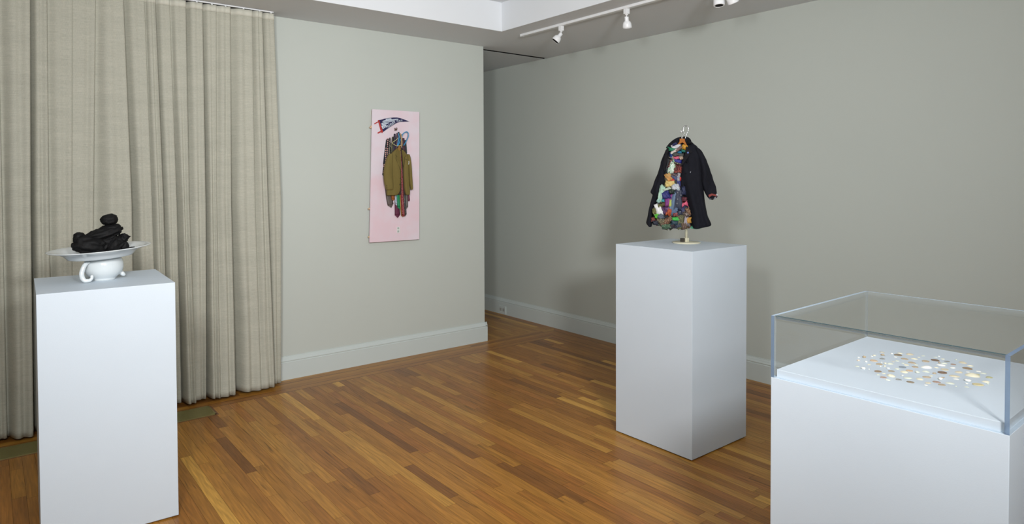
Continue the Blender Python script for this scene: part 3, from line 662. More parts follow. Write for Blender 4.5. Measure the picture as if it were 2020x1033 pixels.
# collar: a broad standing band that runs round the neck
co_ = [(-0.12,1.72),(-0.1055,1.742),(-0.0874,1.761),(-0.0694,1.775),(-0.0514,1.784),(-0.0275,1.788),(-0.0036,1.788),(0.0142,1.78),(0.0256,1.765),(0.0315,1.743)]
ci_ = [(-0.104,1.707),(-0.0934,1.72),(-0.0814,1.729),(-0.0679,1.741),(-0.0544,1.753),(-0.0274,1.76),(-0.0065,1.757),(-0.0006,1.747),(0.0054,1.74),(0.0099,1.738)]
b = MB(); rr = []
co2, ci2 = catmull(co_, 4), catmull(ci_, 4); K = len(co2)
for i in range(K):
    u = i / (K - 1); back = -0.03 * math.sin(PI * u) + 0.062 * (abs(2 * u - 1) ** 2)
    (a0, z0_), (a1, z1_) = co2[i], ci2[i]
    rr.append([FC.p(a0, z0_, back), FC.p((a0 * .6 + a1 * .4), (z0_ * .6 + z1_ * .4) , back + 0.012), FC.p(a1, z1_, back + 0.016), FC.p(a1, z1_, back + 0.008), FC.p((a0 + a1) / 2, (z0_ + z1_) / 2, back + 0.002), FC.p(a0, z0_ - 0.004, back - 0.006)])
b.rings(rr, 0, True); b.build('collar', M_coat2, coat)
b = MB(); plate(b, FC, [(-0.0011,1.726),(0.0144,1.709),(0.0352,1.688),(0.0204,1.681),(0.01,1.657),(-0.0108,1.629),(-0.0314,1.601),(-0.0258,1.634),(-0.0124,1.668),(-0.0035,1.698)], 0.082, 0.006); b.build('lapel', M_coat2, coat, bevel=0.002)
b = MB(); plate(b, FC, [(-0.1145,1.715),(-0.1009,1.701),(-0.11,1.684),(-0.1069,1.656),(-0.119,1.616),(-0.128,1.57),(-0.1371,1.595),(-0.1341,1.638),(-0.1266,1.678)], 0.058, 0.006); b.build('lapel', M_coat2, coat, bevel=0.002)
M_btn = mat('dull_metal_button', (92, 94, 100), 0.45, metal=0.5); M_btd = mat('black_button', (16, 16, 20), 0.75, spec=0.1)
def disc_btn(px, d, r, m, name='button', label=None, parent=coat, fr=FC):
    a, z = px; mb = MB(); c = fr.p(a, z, d)
    Mx = Matrix.Translation(c) @ fr.n.to_track_quat('Z', 'Y').to_matrix().to_4x4()
    mb.lathe([(0.0002, 0), (r, 0), (r, 0.0015), (r * 0.8, 0.003), (r * 0.6, 0.002), (0.0002, 0.002)], Mx, 16); o = mb.build(name, m, parent)
    if label: o['label'] = label
BP = [(0.025,1.57),(0.0056,1.632),(0.0085,1.686),(0.0474,1.501),(-0.0061,1.498),(-0.0032,1.563)]
disc_btn(BP[0], 0.078, 0.0055, M_btn, label='dull metal button'); disc_btn(BP[1], 0.080, 0.005, M_btd)
disc_btn(BP[2], 0.088, 0.0055, mat('blue_badge', (60, 84, 150), 0.3), 'lapel_badge', 'small blue badge')
disc_btn(BP[3], 0.080, 0.005, M_btd); disc_btn(BP[4], 0.080, 0.005, M_btd); disc_btn(BP[5], 0.078, 0.005, M_btd)
b = MB(); plate(b, FC, [(0.1257,1.435),(0.1448,1.443),(0.1726,1.437),(0.1697,1.426),(0.1477,1.432),(0.1302,1.421)], 0.068, 0.006); b.build('cuff_band', mat('red_band', (112, 34, 26), 0.7, var=0.3, vscale=200), coat)
for (px, c, s) in zip([(0.139,1.417),(0.1493,1.414),(0.1609,1.42),(0.1697,1.425),(0.174,1.434)], [(70, 76, 90), (40, 34, 40), (150, 152, 158), (60, 50, 54), (176, 176, 180)], [.011, .010, .011, .010, .008]):
    b = MB(); n = 12
    cc = FC.p(px[0], px[1], 0.045)
    b.rings([[cc + FC.r * (s * math.sin(PI * (j + .05) / 6.1) * math.cos(2 * PI * k / n)) + FC.n * (s * math.sin(PI * (j + .05) / 6.1) * math.sin(2 * PI * k / n)) + Vector((0, 0, s * math.cos(PI * (j + .05) / 6.1) * (1 + .4 * noise.noise(Vector((k, j, s * 900)))))) for k in range(n)] for j in range(7)], 0, True)
    b.build('cuff_stuffing', mat('stuffing', c, 0.8), coat)
b = MB(); plate(b, FC, [(0.0152,1.257),(0.0316,1.261),(0.036,1.242),(0.0716,1.246),(0.1115,1.259),(0.11,1.248),(0.0894,1.233),(0.0746,1.228),(0.0583,1.225),(0.0361,1.229),(0.0212,1.231)], -0.005, 0.03); b.build('lining_hem', mat('mint_silk', (96, 190, 150), 0.5, var=0.2, vscale=60), coat, bevel=0.004)
# stuffing body
b = MB(); loft(b, FC, [(1.737,-0.0904,0.0054,0.02,0),(1.694,-0.1145,-0.0005,0.04,0),(1.601,-0.1356,-0.0123,0.05,0),(1.507,-0.1446,-0.0121,0.052,0),(1.429,-0.1719,-0,0.056,0),(1.351,-0.1933,0.018,0.06,0),(1.282,-0.2055,0.033,0.062,0),(1.254,-0.1932,0.036,0.06,0),(1.239,-0.1444,0.0241,0.05,0),(1.231,-0.1019,0.0003,0.035,0)], nz=0.010, fold=0.02, seed=22, pw=0.5); b.build('stuffing_core', M_lin, coat)

def scrap(a, z, w, h, rot, c, d, seed, pat=None, shape='r', label=None):
    mb = MB(); n = 8; rings = []
    cr, sr = math.cos(rot), math.sin(rot); hw, hh = w * 0.56, h * 0.56
    for sgn in (1, -1):
        vs = []
        for j in range(n + 1):
            for k in range(n + 1):
                u = 2 * k / n - 1; v = 2 * j / n - 1
                e = 1 - max(abs(u), abs(v)) ** 3
                pu, pv = u * hw, v * hh
                if shape == 't': pu *= 0.45 + 0.55 * (1 - (v + 1) / 2) * 1.1
                if shape == 'b': pu *= 1.0; pv *= 0.35 + 0.65 * abs(u)
                pu += 0.30 * min(hw, hh * 2) * noise.noise(Vector((u * 1.3, v * 1.3, seed * 1.7))) + 0.18 * hw * noise.noise(Vector((v * 3.1, seed, u))); pv += 0.34 * min(hh, hw * 2) * noise.noise(Vector((v * 1.3, u * 1.3, seed * 1.3 + 9))) + 0.15 * hh * noise.noise(Vector((seed, u * 3.3, v)))
                dd = d + (0.012 * e if sgn > 0 else -0.004) + 0.006 * noise.noise(Vector((u * 2.3, v * 2.3, seed + 3))) * (1 if sgn > 0 else 0.3) + 0.004 * math.sin((u * 3 + v * 1.5 + seed) * 2)
                x = pu * cr - pv * sr; y = pu * sr + pv * cr
                vs.append(FC.p(a + x, z + y, dd))
        N_ = n + 1
        fs = [(j * N_ + k, j * N_ + k + 1, (j + 1) * N_ + k + 1, (j + 1) * N_ + k) for j in range(n) for k in range(n)]
        mb.add(vs, fs, 0, True)
    # sew the rim
    N_ = n + 1; S = N_ * N_
    rim = [k for k in range(N_)] + [j * N_ + n for j in range(1, N_)] + [n * N_ + k for k in range(n - 1, -1, -1)] + [j * N_ for j in range(n - 1, 0, -1)]
    for i in range(len(rim)):
        p, q_ = rim[i], rim[(i + 1) % len(rim)]; mb.f.append([p, q_, S + q_, S + p]); mb.mi.append(0); mb.sm.append(True)
    c = tuple(x * 0.86 for x in c)
    m = dotmat('print', c, pat[0], pat[1], size=pat[2] if len(pat) > 2 else 0.3) if pat else mat('scrap_cloth', c, 0.65, var=0.12, vscale=90, bump=0.3, bscale=400)
    o = mb.build('fabric_scrap', m, coat)
    if label: o['label'] = label
# upper scraps seen above the waist (centre, size, turn)
S1 = [(-0.0603,1.723,0.0524,0.0218,0.05),(-0.0116,1.721,0.0271,0.0262,-0.4),(-0.0847,1.708,0.048,0.0201,-0.1),(-0.046,1.709,0.048,0.0183,0.65),(-0.0724,1.694,0.0393,0.0148,0.5),(-0.0419,1.689,0.0244,0.0157,0.2),(-0.0164,1.697,0.0262,0.0148,-0.2),(-0.048,1.675,0.0567,0.0183,-0.1),(-0.0846,1.671,0.0218,0.0305,0.1),(-0.0569,1.657,0.0305,0.0166,0.25),(-0.0309,1.657,0.0201,0.0192,0.3),(-0.052,1.638,0.048,0.0227,-0.2),(-0.0479,1.622,0.0436,0.0096,-0.25),(-0.0511,1.598,0.0436,0.0393,0.1),(-0.0862,1.597,0.0415,0.0698,-0.15),(-0.0707,1.616,0.0148,0.0698,0.05),(-0.0519,1.574,0.0393,0.0131,0.1),(-0.0661,1.553,0.048,0.0201,0),(-0.0633,1.538,0.0393,0.0393,0.4),(-0.1041,1.541,0.0305,0.048,0.5),(-0.0946,1.501,0.0567,0.0349,0.05),(-0.0804,1.522,0.0218,0.0305,0.5),(-0.0458,1.54,0.0175,0.048,-0.1),(-0.0372,1.53,0.0113,0.0218,0),(-0.0457,1.505,0.0227,0.048,0.1),(-0.105,1.574,0.0305,0.0262,0.2),(-0.0684,1.738,0.0262,0.0131,0.4),(-0.0406,1.587,0.0218,0.0349,-0.1)]
C1 = [((214, 214, 218), None), ((214, 154, 44), None), ((24, 120, 84), None), ((112, 92, 84), ((150, 120, 110), 300)), ((222, 214, 206), None), ((28, 112, 150), None), ((24, 110, 96), None), ((66, 68, 66), ((90, 90, 84), 250)),
      ((24, 62, 132), None), ((224, 104, 134), None), ((190, 172, 152), ((150, 90, 90), 260)), ((40, 44, 140), None), ((60, 50, 46), ((190, 180, 150), 200)), ((84, 28, 26), None), ((226, 234, 222), ((26, 140, 96), 130, 0.36)), ((150, 186, 140), None),
      ((130, 50, 44), ((180, 140, 110), 240)), ((70, 60, 72), ((170, 150, 130), 200)), ((62, 76, 116), None), ((184, 150, 92), ((206, 130, 60), 180, 0.4)), ((214, 192, 124), ((190, 156, 80), 160, 0.35)), ((190, 40, 40), None), ((178, 180, 184), None),
      ((206, 60, 60), None), ((56, 60, 130), None), ((26, 26, 40), None), ((34, 40, 90), None), ((150, 60, 50), None)]
lay = random.Random(3)
for i, (s, c) in enumerate(zip(S1, C1)):
    dd = 0.055 + 0.012 * (s[3] < 0.02) + lay.uniform(-0.004, 0.006)
    scrap(s[0], s[1], s[2], s[3], s[4], c[0], dd, i, c[1], 't' if i == 14 else 'r')
S2 = [(-0.0614,1.48,0.0421,0.0327,0.3),(-0.147,1.441,0.0262,0.0889,-0.2),(-0.1153,1.468,0.0444,0.0131,0.35),(-0.1205,1.432,0.0421,0.0421,0.3),(-0.1038,1.399,0.0374,0.0702,-0.1),(-0.1359,1.399,0.0159,0.0159,0),(-0.0919,1.383,0.0159,0.0421,-0.1),(-0.0766,1.385,0.0262,0.1356,-0.25),(-0.0482,1.408,0.0468,0.1216,-0.05),(-0.0656,1.34,0.0374,0.0421,0.1),(-0.0112,1.379,0.0374,0.0421,0.3),(-0.019,1.341,0.0309,0.0468,0.3),(-0.1602,1.348,0.0468,0.0608,0.1),(-0.1725,1.307,0.0243,0.0281,0.1),(-0.102,1.333,0.0281,0.0421,-0.3),(-0.127,1.34,0.0327,0.0421,0.2),(-0.1072,1.281,0.0608,0.0327,0.6),(-0.149,1.278,0.0421,0.0374,-0.6),(-0.0655,1.29,0.0393,0.0215,0.1),(-0.0328,1.28,0.0515,0.0889,0.05),(-0.059,1.317,0.0327,0.0215,0.1),(-0.0677,1.268,0.0374,0.0234,0),(0.015,1.282,0.0262,0.0327,0.1),(-0.0015,1.282,0.0215,0.0608,-0.1),(0.0097,1.336,0.0234,0.0421,0.3),(-0.1151,1.245,0.0515,0.0253,0.1),(-0.0874,1.247,0.0374,0.0281,0.3),(-0.1965,1.284,0.0243,0.0234,0.1),(-0.1491,1.302,0.0327,0.0281,0.5),(-0.1876,1.335,0.0187,0.0327,0.2),(-0.0112,1.408,0.0281,0.0234,0),(-0.1337,1.378,0.0187,0.0234,0),(0.0063,1.318,0.0281,0.0281,0.2),(-0.0502,1.25,0.0421,0.0281,0.2),(-0.18,1.266,0.0327,0.0234,0),(-0.011,1.251,0.0281,0.0374,0),(-0.1116,1.349,0.0281,0.0187,0.2),(-0.0111,1.314,0.0187,0.0421,0.3),(-0.0854,1.455,0.0327,0.0281,0.1),(-0.0416,1.327,0.0234,0.0234,0.4),(-0.1624,1.403,0.0187,0.0281,-0.4),(-0.1513,1.369,0.0281,0.0187,0.1),(-0.0157,1.457,0.0215,0.0515,0.1),(0.0129,1.26,0.014,0.0281,0.2),(-0.138,1.258,0.0281,0.0234,-0.3),(-0.0549,1.48,0.014,0.0421,0.6)]
C2 = [((196, 198, 204), None), ((176, 212, 190), None), ((198, 214, 196), None), ((34, 40, 112), None), ((134, 56, 130), ((110, 40, 110), 220)), ((60, 160, 170), None), ((190, 200, 100), None), ((98, 122, 150), None), ((44, 50, 72), None), ((92, 112, 142), None),
      ((226, 100, 130), None), ((50, 56, 96), None), ((238, 238, 236), None), ((90, 180, 50), None), ((166, 66, 36), ((200, 120, 60), 200)), ((70, 34, 80), None), ((96, 62, 46), ((206, 170, 130), 210, 0.28)), ((86, 78, 60), ((160, 150, 110), 220)), ((70, 186, 76), None),
      ((74, 72, 44), ((160, 158, 110), 260, 0.3)), ((120, 54, 56), ((220, 150, 150), 190)), ((38, 64, 78), None), ((196, 144, 56), None), ((172, 164, 172), None), ((112, 76, 52), ((190, 170, 140), 220)), ((56, 88, 66), ((130, 150, 120), 180)), ((34, 30, 40), ((90, 60, 60), 150)),
      ((120, 62, 56), None), ((90, 98, 110), None), ((110, 110, 62), None), ((96, 38, 50), None), ((86, 70, 48), None), ((60, 44, 40), ((220, 200, 190), 200)), ((44, 48, 66), ((90, 100, 110), 160)), ((40, 44, 58), None), ((92, 70, 60), ((150, 130, 100), 200)), ((120, 76, 120), None),
      ((60, 52, 40), ((150, 130, 110), 200)), ((20, 40, 30), None), ((52, 60, 80), None), ((160, 200, 190), None), ((92, 92, 40), None), ((34, 42, 76), None), ((120, 110, 110), None), ((110, 90, 70), None), ((206, 220, 228), None)]
for i, (s, c) in enumerate(zip(S2, C2)):
    dd = 0.066 + (0.008 if s[3] < 0.045 else 0) + lay.uniform(-0.005, 0.008)
    scrap(s[0], s[1], s[2], s[3], s[4], c[0], dd, 50 + i, c[1], 'b' if i == 10 else 'r')
fill = random.Random(41)
FP = [(-0.0723,1.656),(-0.0842,1.616),(-0.0482,1.6),(-0.1023,1.569),(-0.0631,1.551),(-0.1083,1.532),(-0.0751,1.507),(-0.042,1.489),(-0.1264,1.489),(-0.0961,1.47),(-0.1324,1.433),(-0.1081,1.408),(-0.1506,1.389),(-0.1232,1.371),(-0.1719,1.351),(-0.102,1.352),(-0.0719,1.371),(-0.0269,1.396),(-0.0059,1.359),(-0.0417,1.309),(-0.0718,1.284),(-0.0959,1.309),(-0.1323,1.321),(-0.1596,1.295),(-0.184,1.27),(-0.108,1.265),(-0.0567,1.253),(-0.0237,1.26),(0.0062,1.291),(-0.0088,1.316),(-0.1444,1.258),(-0.0838,1.24),(-0.0266,1.238),(0.0092,1.248),(-0.1201,1.24)]
FCOL = [(60, 30, 30), (34, 40, 60), (90, 84, 60), (120, 110, 90), (40, 70, 60), (110, 60, 40), (150, 140, 130), (30, 30, 36), (70, 90, 110), (100, 40, 60), (60, 64, 40)]
for i, (a, z) in enumerate(FP):
    c = fill.choice(FCOL); pt = (tuple(min(255, x + fill.randint(30, 90)) for x in fill.choice(FCOL)), fill.choice([140, 180, 230])) if fill.random() < 0.6 else None
    scrap(a, z, fill.uniform(0.02, 0.05), fill.uniform(0.018, 0.035), fill.uniform(-1.2, 1.2), c, 0.047 + fill.uniform(0, 0.006), 200 + i, pt)
for px in [(-0.06,1.467),(-0.0509,1.448),(-0.0314,1.433),(-0.0509,1.41),(-0.0538,1.383),(-0.0358,1.334)]:
    disc_btn(px, 0.092, 0.0048, M_btn, 'sewn_button')

# ------------------------------------------------------------------ pink panel on the wall with ties, jacket and pennant
PY = 5.0
FW = Frame((0, PY), (1, 0))     # a = world x, d towards the room
PX0, PX1, PZ0, PZ1 = 2.470, 2.932, 1.008, 2.110
M_pink = bpy.data.materials.new('pink_paint'); M_pink.use_nodes = True
nt = M_pink.node_tree; N = nt.nodes; L = nt.links; bs = N['Principled BSDF']; bs.inputs['Roughness'].default_value = 0.6
tc = N.new('ShaderNodeTexCoord'); nz = N.new('ShaderNodeTexNoise'); nz.inputs['Scale'].default_value = 5.5; nz.inputs['Detail'].default_value = 3; L.new(tc.outputs['Object'], nz.inputs['Vector'])
mr = N.new('ShaderNodeMapRange'); mr.inputs['From Min'].default_value = 0.35; mr.inputs['From Max'].default_value = 0.65; L.new(nz.outputs['Fac'], mr.inputs['Value'])
mx = N.new('ShaderNodeMix'); mx.data_type = 'RGBA'; mx.inputs[6].default_value = rgb((224, 199, 208)); mx.inputs[7].default_value = rgb((222, 211, 220)); L.new(mr.outputs[0], mx.inputs[0])
L.new(mx.outputs[2], bs.inputs['Base Color'])
M_ply = mat('bare_wood_edge', (176, 150, 120), 0.7, var=0.2, vscale=60)
art = empty('pink_panel', ((PX0 + PX1) / 2, 5.03, PZ0), 0, 'tall pink painted board on the wall hung with jacket, ties and pennant', 'wall artwork')
b = MB()
b.add([(2.4905, PY, 2.108), (2.936, PY, 2.110), (2.926, PY, 1.006), (2.456, PY, 1.008), (2.4905, PY + 0.012, 2.108), (2.936, PY + 0.012, 2.110), (2.926, PY + 0.012, 1.006), (2.456, PY + 0.012, 1.008)],
      [(3, 2, 1, 0), (4, 5, 6, 7), (0, 1, 5, 4), (1, 2, 6, 5), (2, 3, 7, 6), (3, 0, 4, 7)])
b.build('board', M_pink, art, bevel=0.001)
b = MB(); b.box((2.502, PY + 0.012, 1.02), (2.90, 5.0399, 2.098)); b.build('back_frame', M_ply, art)
for zz, w in ((1.968, 0.022), (1.297, 0.03), (1.065, 0.026)):
    b = MB(); x_ = 2.466 + (zz - 1.0) * 0.022
    b.tube([(x_ - w * 0.75, 5.012, zz - 0.012), (x_ - w * 0.3, 5.012, zz - 0.010), (x_, 5.012, zz - 0.004), (x_ + 0.02, 5.014, zz + 0.004)], [0.006, 0.009, 0.011, 0.009], 8)
    b.build('wooden_catch', mat('pale_wood', (206, 176, 144), 0.6, var=0.2, vscale=50), art)
b = MB(); plate(b, FW, [(2.707,1.126),(2.735,1.126),(2.735,1.074),(2.707,1.074)], 0.0, 0.006); b.build('switch_plate', mat('switch_plate_white', (222, 226, 222), 0.4), art, bevel=0.001)
sw = [(2.718,1.114),(2.718,1.088)]
for a, z in sw:
    b = MB(); b.box((a - 0.008, PY - 0.0085, z - 0.008), (a + 0.008, PY - 0.006, z + 0.008)); b.build('socket', mat('switch_grey', (170, 174, 172), 0.5), art, bevel=0.001)
b = MB(); h0 = [(2.697,1.962),(2.696,1.936)]
b.box((h0[0][0] - 0.004, PY - 0.004, h0[1][1]), (h0[0][0] + 0.004, PY, h0[0][1])); b.tube([(h0[0][0], PY - 0.003, h0[0][1] - 0.008), (h0[0][0], PY - 0.03, h0[0][1] - 0.02), (h0[0][0], PY - 0.035, h0[0][1] - 0.010), (h0[0][0], PY - 0.033, h0[0][1] + 0.0)], 0.004, 8)
b.build('coat_hook', mat('brown_bronze', (110, 84, 70), 0.4, metal=0.5), art)

# pennant
pen = empty('pennant', (2.55, PY - 0.004, 2.0), 0, 'navy felt pennant with white train picture, lettering and red edge on the pink board', 'pennant')
M_nav = mat('navy_felt', (38, 34, 76), 0.9, var=0.1, vscale=80); M_redf = mat('red_felt', (176, 56, 52), 0.85, var=0.1, vscale=80); M_wp = mat('white_print', (202, 212, 226), 0.8, var=0.12, vscale=160)
# outline in the 22.95x enlargement of the photo's pennant
b = MB(); plate(b, FW, [(2.543,2.019),(2.566,2.024),(2.601,2.035),(2.643,2.043),(2.681,2.049),(2.715,2.051),(2.736,2.048),(2.777,2.039),(2.806,2.03),(2.835,2.022),(2.784,2.018),(2.743,2.014),(2.714,2.005),(2.685,1.988),(2.649,1.967),(2.619,1.947),(2.578,1.918),(2.562,1.952)], 0.002, 0.003); b.build('felt_field', M_nav, pen)
b = MB(); plate(b, FW, [(2.538,2.018),(2.548,2.021),(2.583,1.924),(2.576,1.914),(2.566,1.921)], 0.002, 0.0045); b.build('red_edge', M_redf, pen)
b = MB(); plate(b, FW, [(2.505,1.991),(2.539,2.009),(2.541,2.001),(2.508,1.983)], 0.001, 0.004); b.build('red_tie_tab', M_redf, pen)
b = MB(); plate(b, FW, [(2.534,1.917),(2.567,1.933),(2.571,1.923),(2.538,1.907)], 0.001, 0.004); b.build('red_tie_tab', M_redf, pen)
# white train picture
tr_ = MB()
plate(tr_, FW, [(2.609,2.033),(2.66,2.041),(2.662,2.033),(2.61,2.021)], 0.0052, 0.0006)
plate(tr_, FW, [(2.575,2.009),(2.591,2.018),(2.615,2.024),(2.662,2.032),(2.727,2.04),(2.727,2.032),(2.695,2.025),(2.652,2.019),(2.615,2.011),(2.591,2.005)], 0.0052, 0.0006)
plate(tr_, FW, [(2.571,1.998),(2.593,2.003),(2.629,2.01),(2.69,2.022),(2.695,2.018),(2.643,2.007),(2.605,1.996),(2.573,1.991)], 0.0052, 0.0006)
plate(tr_, FW, [(2.565,1.993),(2.577,1.989),(2.605,1.994),(2.636,2.002),(2.638,1.998),(2.61,1.987),(2.575,1.981)], 0.0052, 0.0006)
plate(tr_, FW, [(2.568,1.974),(2.586,1.98),(2.612,1.985),(2.617,1.967),(2.602,1.96),(2.581,1.946)], 0.0052, 0.0006)
tr_.build('train_picture', M_wp, pen)
dk_ = MB()
for l in ([(2.581,2.01),(2.652,2.024),(2.652,2.023),(2.582,2.008)], [(2.614,2.028),(2.657,2.036),(2.657,2.034),(2.615,2.026)], [(2.666,2.026),(2.719,2.036),(2.719,2.034),(2.666,2.025)], [(2.586,1.968),(2.591,1.97),(2.594,1.96),(2.588,1.957)], [(2.599,1.975),(2.604,1.977),(2.607,1.967),(2.601,1.965)], [(2.586,1.998),(2.633,2.007),(2.633,2.005),(2.586,1.996)]):
    plate(dk_, FW, l, 0.0058, 0.0004)
dk_.build('picture_lines', M_nav, pen)
def letter(ch, p, ang, size, parent, m, sx=0.8, d=0.0056):
    cu = bpy.data.curves.new('letter', 'FONT'); cu.body = ch; cu.size = size; cu.extrude = 0.0003; cu.offset = 0.0003 if ch == 'M' else 0.0007; cu.align_x = 'CENTER'
    tmp = bpy.data.objects.new('tmp', cu); col.objects.link(tmp)
    dg = bpy.context.evaluated_depsgraph_get(); dg.update()
    me = bpy.data.meshes.new_from_object(tmp.evaluated_get(dg)); bpy.data.objects.remove(tmp)
    o = bpy.data.objects.new('letter', me); col.objects.link(o); me.materials.clear(); me.materials.append(m)
    Mx = Matrix.Translation((p[0], PY - d, p[1])) @ Matrix.Rotation(PI / 2, 4, 'X') @ Matrix.Rotation(ang, 4, 'Z') @ Matrix.Diagonal((sx, 1, 1, 1))
    me.transform(Mx); o.parent = parent; o.matrix_parent_inverse = Matrix.Translation(-parent.location)
    return o
lp = [(2.624,1.958),(2.635,1.964),(2.647,1.971),(2.658,1.978),(2.669,1.984),(2.681,1.991),(2.695,1.999),(2.716,2.011),(2.727,2.014),(2.738,2.017),(2.749,2.019),(2.761,2.021)]
ang = [0.52, 0.52, 0.52, 0.52, 0.52, 0.52, 0.5, 0.22, 0.2, 0.17, 0.15, 0.13]
for ch, p, a, s in zip('FREEDOMTRAIN', lp, ang, [0.028] * 7 + [0.020] * 5):
    letter(ch, p, a, s, pen, M_wp, 0.62 if ch != 'M' else 0.55)

# ties
def tie(rows, d0, c, pat, label, tip='point'):
    """rows: (x, z, half_width) down the tie"""
    mb = MB(); pts = catmull(rows, 4); th = 0.004; rings = []
    for i, (x, z, w) in enumerate(pts):
        j = min(i + 1, len(pts) - 1); k = max(i - 1, 0)
        t = Vector((pts[j][0] - pts[k][0], pts[j][1] - pts[k][1])); t.normalize(); s = Vector((-t.y, t.x))
        rings.append([FW.p(x - s.x * w, z - s.y * w, d0), FW.p(x - s.x * w * .5, z - s.y * w * .5, d0 + th), FW.p(x, z, d0 + th * 1.3), FW.p(x + s.x * w * .5, z + s.y * w * .5, d0 + th), FW.p(x + s.x * w, z + s.y * w, d0)])
    mb.rings(rings, 0, True)
    x, z, w = pts[-1]; px_, pz_, _ = pts[-3]; t = Vector((x - px_, z - pz_)).normalized(); s = Vector((-t.y, t.x))
    a = FW.p(x - s.x * w, z - s.y * w, d0); b_ = FW.p(x + s.x * w, z + s.y * w, d0); c_ = FW.p(x + t.x * w * 1.0, z + t.y * w * 1.0, d0 + 0.002); e = FW.p(x, z, d0 + th * 1.3)
    mb.add([a, e, b_, c_], [(0, 1, 3), (1, 2, 3), (0, 3, 2)])
    m = dotmat('tie_silk', c, pat[0], pat[1], size=pat[2] if len(pat) > 2 else 0.3) if pat else mat('tie_silk', c, 0.5, var=0.15, vscale=60)
    o = mb.build('necktie', m); tag(o, label, 'necktie', 'neckties hanging behind and below the olive jacket'); return o
def T(l, ws): return [(p[0], p[1], w) for p, w in zip(l, ws)]
tie(T([(2.618,1.861),(2.607,1.756),(2.597,1.65)], (.006, .012, .016)), 0.004, (22, 36, 40), ((70, 80, 84), 200), 'leftmost dark teal necktie hanging on the pink board')
tie(T([(2.626,1.87),(2.616,1.777),(2.604,1.662),(2.593,1.565)], (.008, .015, .02, .022)), 0.009, (26, 28, 40), ((196, 150, 140), 60, 0.33), 'dark necktie with large pink dots, left side of the bundle')
tie(T([(2.644,1.877),(2.64,1.798),(2.632,1.713)], (.007, .013, .015)), 0.013, (40, 40, 44), ((170, 160, 140), 90, 0.36), 'dark necktie with cream spots above the jacket left shoulder')
tie(T([(2.668,1.886),(2.664,1.799),(2.658,1.722)], (.007, .012, .014)), 0.016, (58, 58, 44), ((180, 176, 130), 110, 0.36), 'olive-brown spotted necktie, third of the upper bundle')
tie(T([(2.686,1.912),(2.683,1.82),(2.675,1.731)], (.008, .015, .018)), 0.018, (28, 34, 52), ((90, 60, 80), 130), 'navy necktie directly under the bronze hook')
tie(T([(2.707,1.919),(2.707,1.842),(2.696,1.757)], (.006, .012, .015)), 0.021, (60, 44, 62), ((160, 110, 120), 150), 'plum necktie under the blue hanger')
tie(T([(2.72,1.928),(2.724,1.851),(2.713,1.757)], (.007, .013, .016)), 0.023, (30, 60, 74), None, 'dark teal necktie behind the blue hanger')
tie(T([(2.786,1.862),(2.789,1.802),(2.791,1.75)], (.01, .013, .014)), 0.012, (38, 54, 58), ((120, 140, 150), 140), 'grey-green necktie at the right of the upper bundle')
tie(T([(2.768,1.879),(2.772,1.801),(2.781,1.733)], (.01, .014, .016)), 0.016, (66, 36, 50), ((150, 110, 120), 160), 'maroon spotted necktie at the right of the upper bundle')
tie(T([(2.617,1.565),(2.621,1.459),(2.634,1.374),(2.647,1.316)], (.02, .024, .028, .028)), 0.007, (96, 86, 82), None, 'grey-brown necktie tip at the left below the jacket')
tie(T([(2.668,1.544),(2.668,1.437),(2.669,1.365)], (.016, .018, .018)), 0.012, (150, 84, 36), ((90, 60, 40), 90, 0.35), 'orange-brown necktie end below the jacket hem')
tie(T([(2.692,1.544),(2.696,1.415),(2.699,1.321)], (.014, .015, .014)), 0.015, (190, 200, 212), ((60, 76, 130), 140, 0.4), 'white and blue patterned necktie beside the green one')
tie(T([(2.706,1.565),(2.714,1.394),(2.724,1.295)], (.018, .02, .02)), 0.019, (24, 128, 84), None, 'bright green necktie hanging below the jacket')
tie(T([(2.699,1.629),(2.702,1.415),(2.706,1.309),(2.71,1.227)], (.015, .018, .022, .026)), 0.010, (92, 36, 62), ((120, 60, 80), 90), 'wine-red necktie tip, lowest left below the jacket')
tie(T([(2.727,1.765),(2.732,1.629),(2.738,1.501),(2.741,1.351),(2.75,1.226)], (.012, .016, .013, .015, .015)), 0.040, (126, 34, 44), ((210, 180, 170), 150, 0.25), 'long red dotted necktie running down the jacket opening')
tie(T([(2.751,1.629),(2.755,1.5),(2.763,1.35),(2.767,1.23)], (.009, .012, .014, .016)), 0.034, (52, 56, 58), ((150, 150, 140), 170, 0.3), 'dark grey speckled necktie right of the long red one')
tie(T([(2.783,1.5),(2.789,1.392),(2.791,1.293)], (.014, .017, .017)), 0.018, (110, 104, 100), None, 'plain grey necktie at the right below the jacket')
tie(T([(2.808,1.478),(2.814,1.392),(2.819,1.348)], (.011, .012, .011)), 0.012, (96, 34, 56), None, 'maroon necktie tip at the far right below the jacket')
tie(T([(2.729,1.543),(2.737,1.329),(2.746,1.265),(2.751,1.222)], (.010, .011, .013, .013)), 0.022, (172, 134, 66), ((120, 84, 40), 120), 'golden-brown necktie tip, lowest of the bundle')

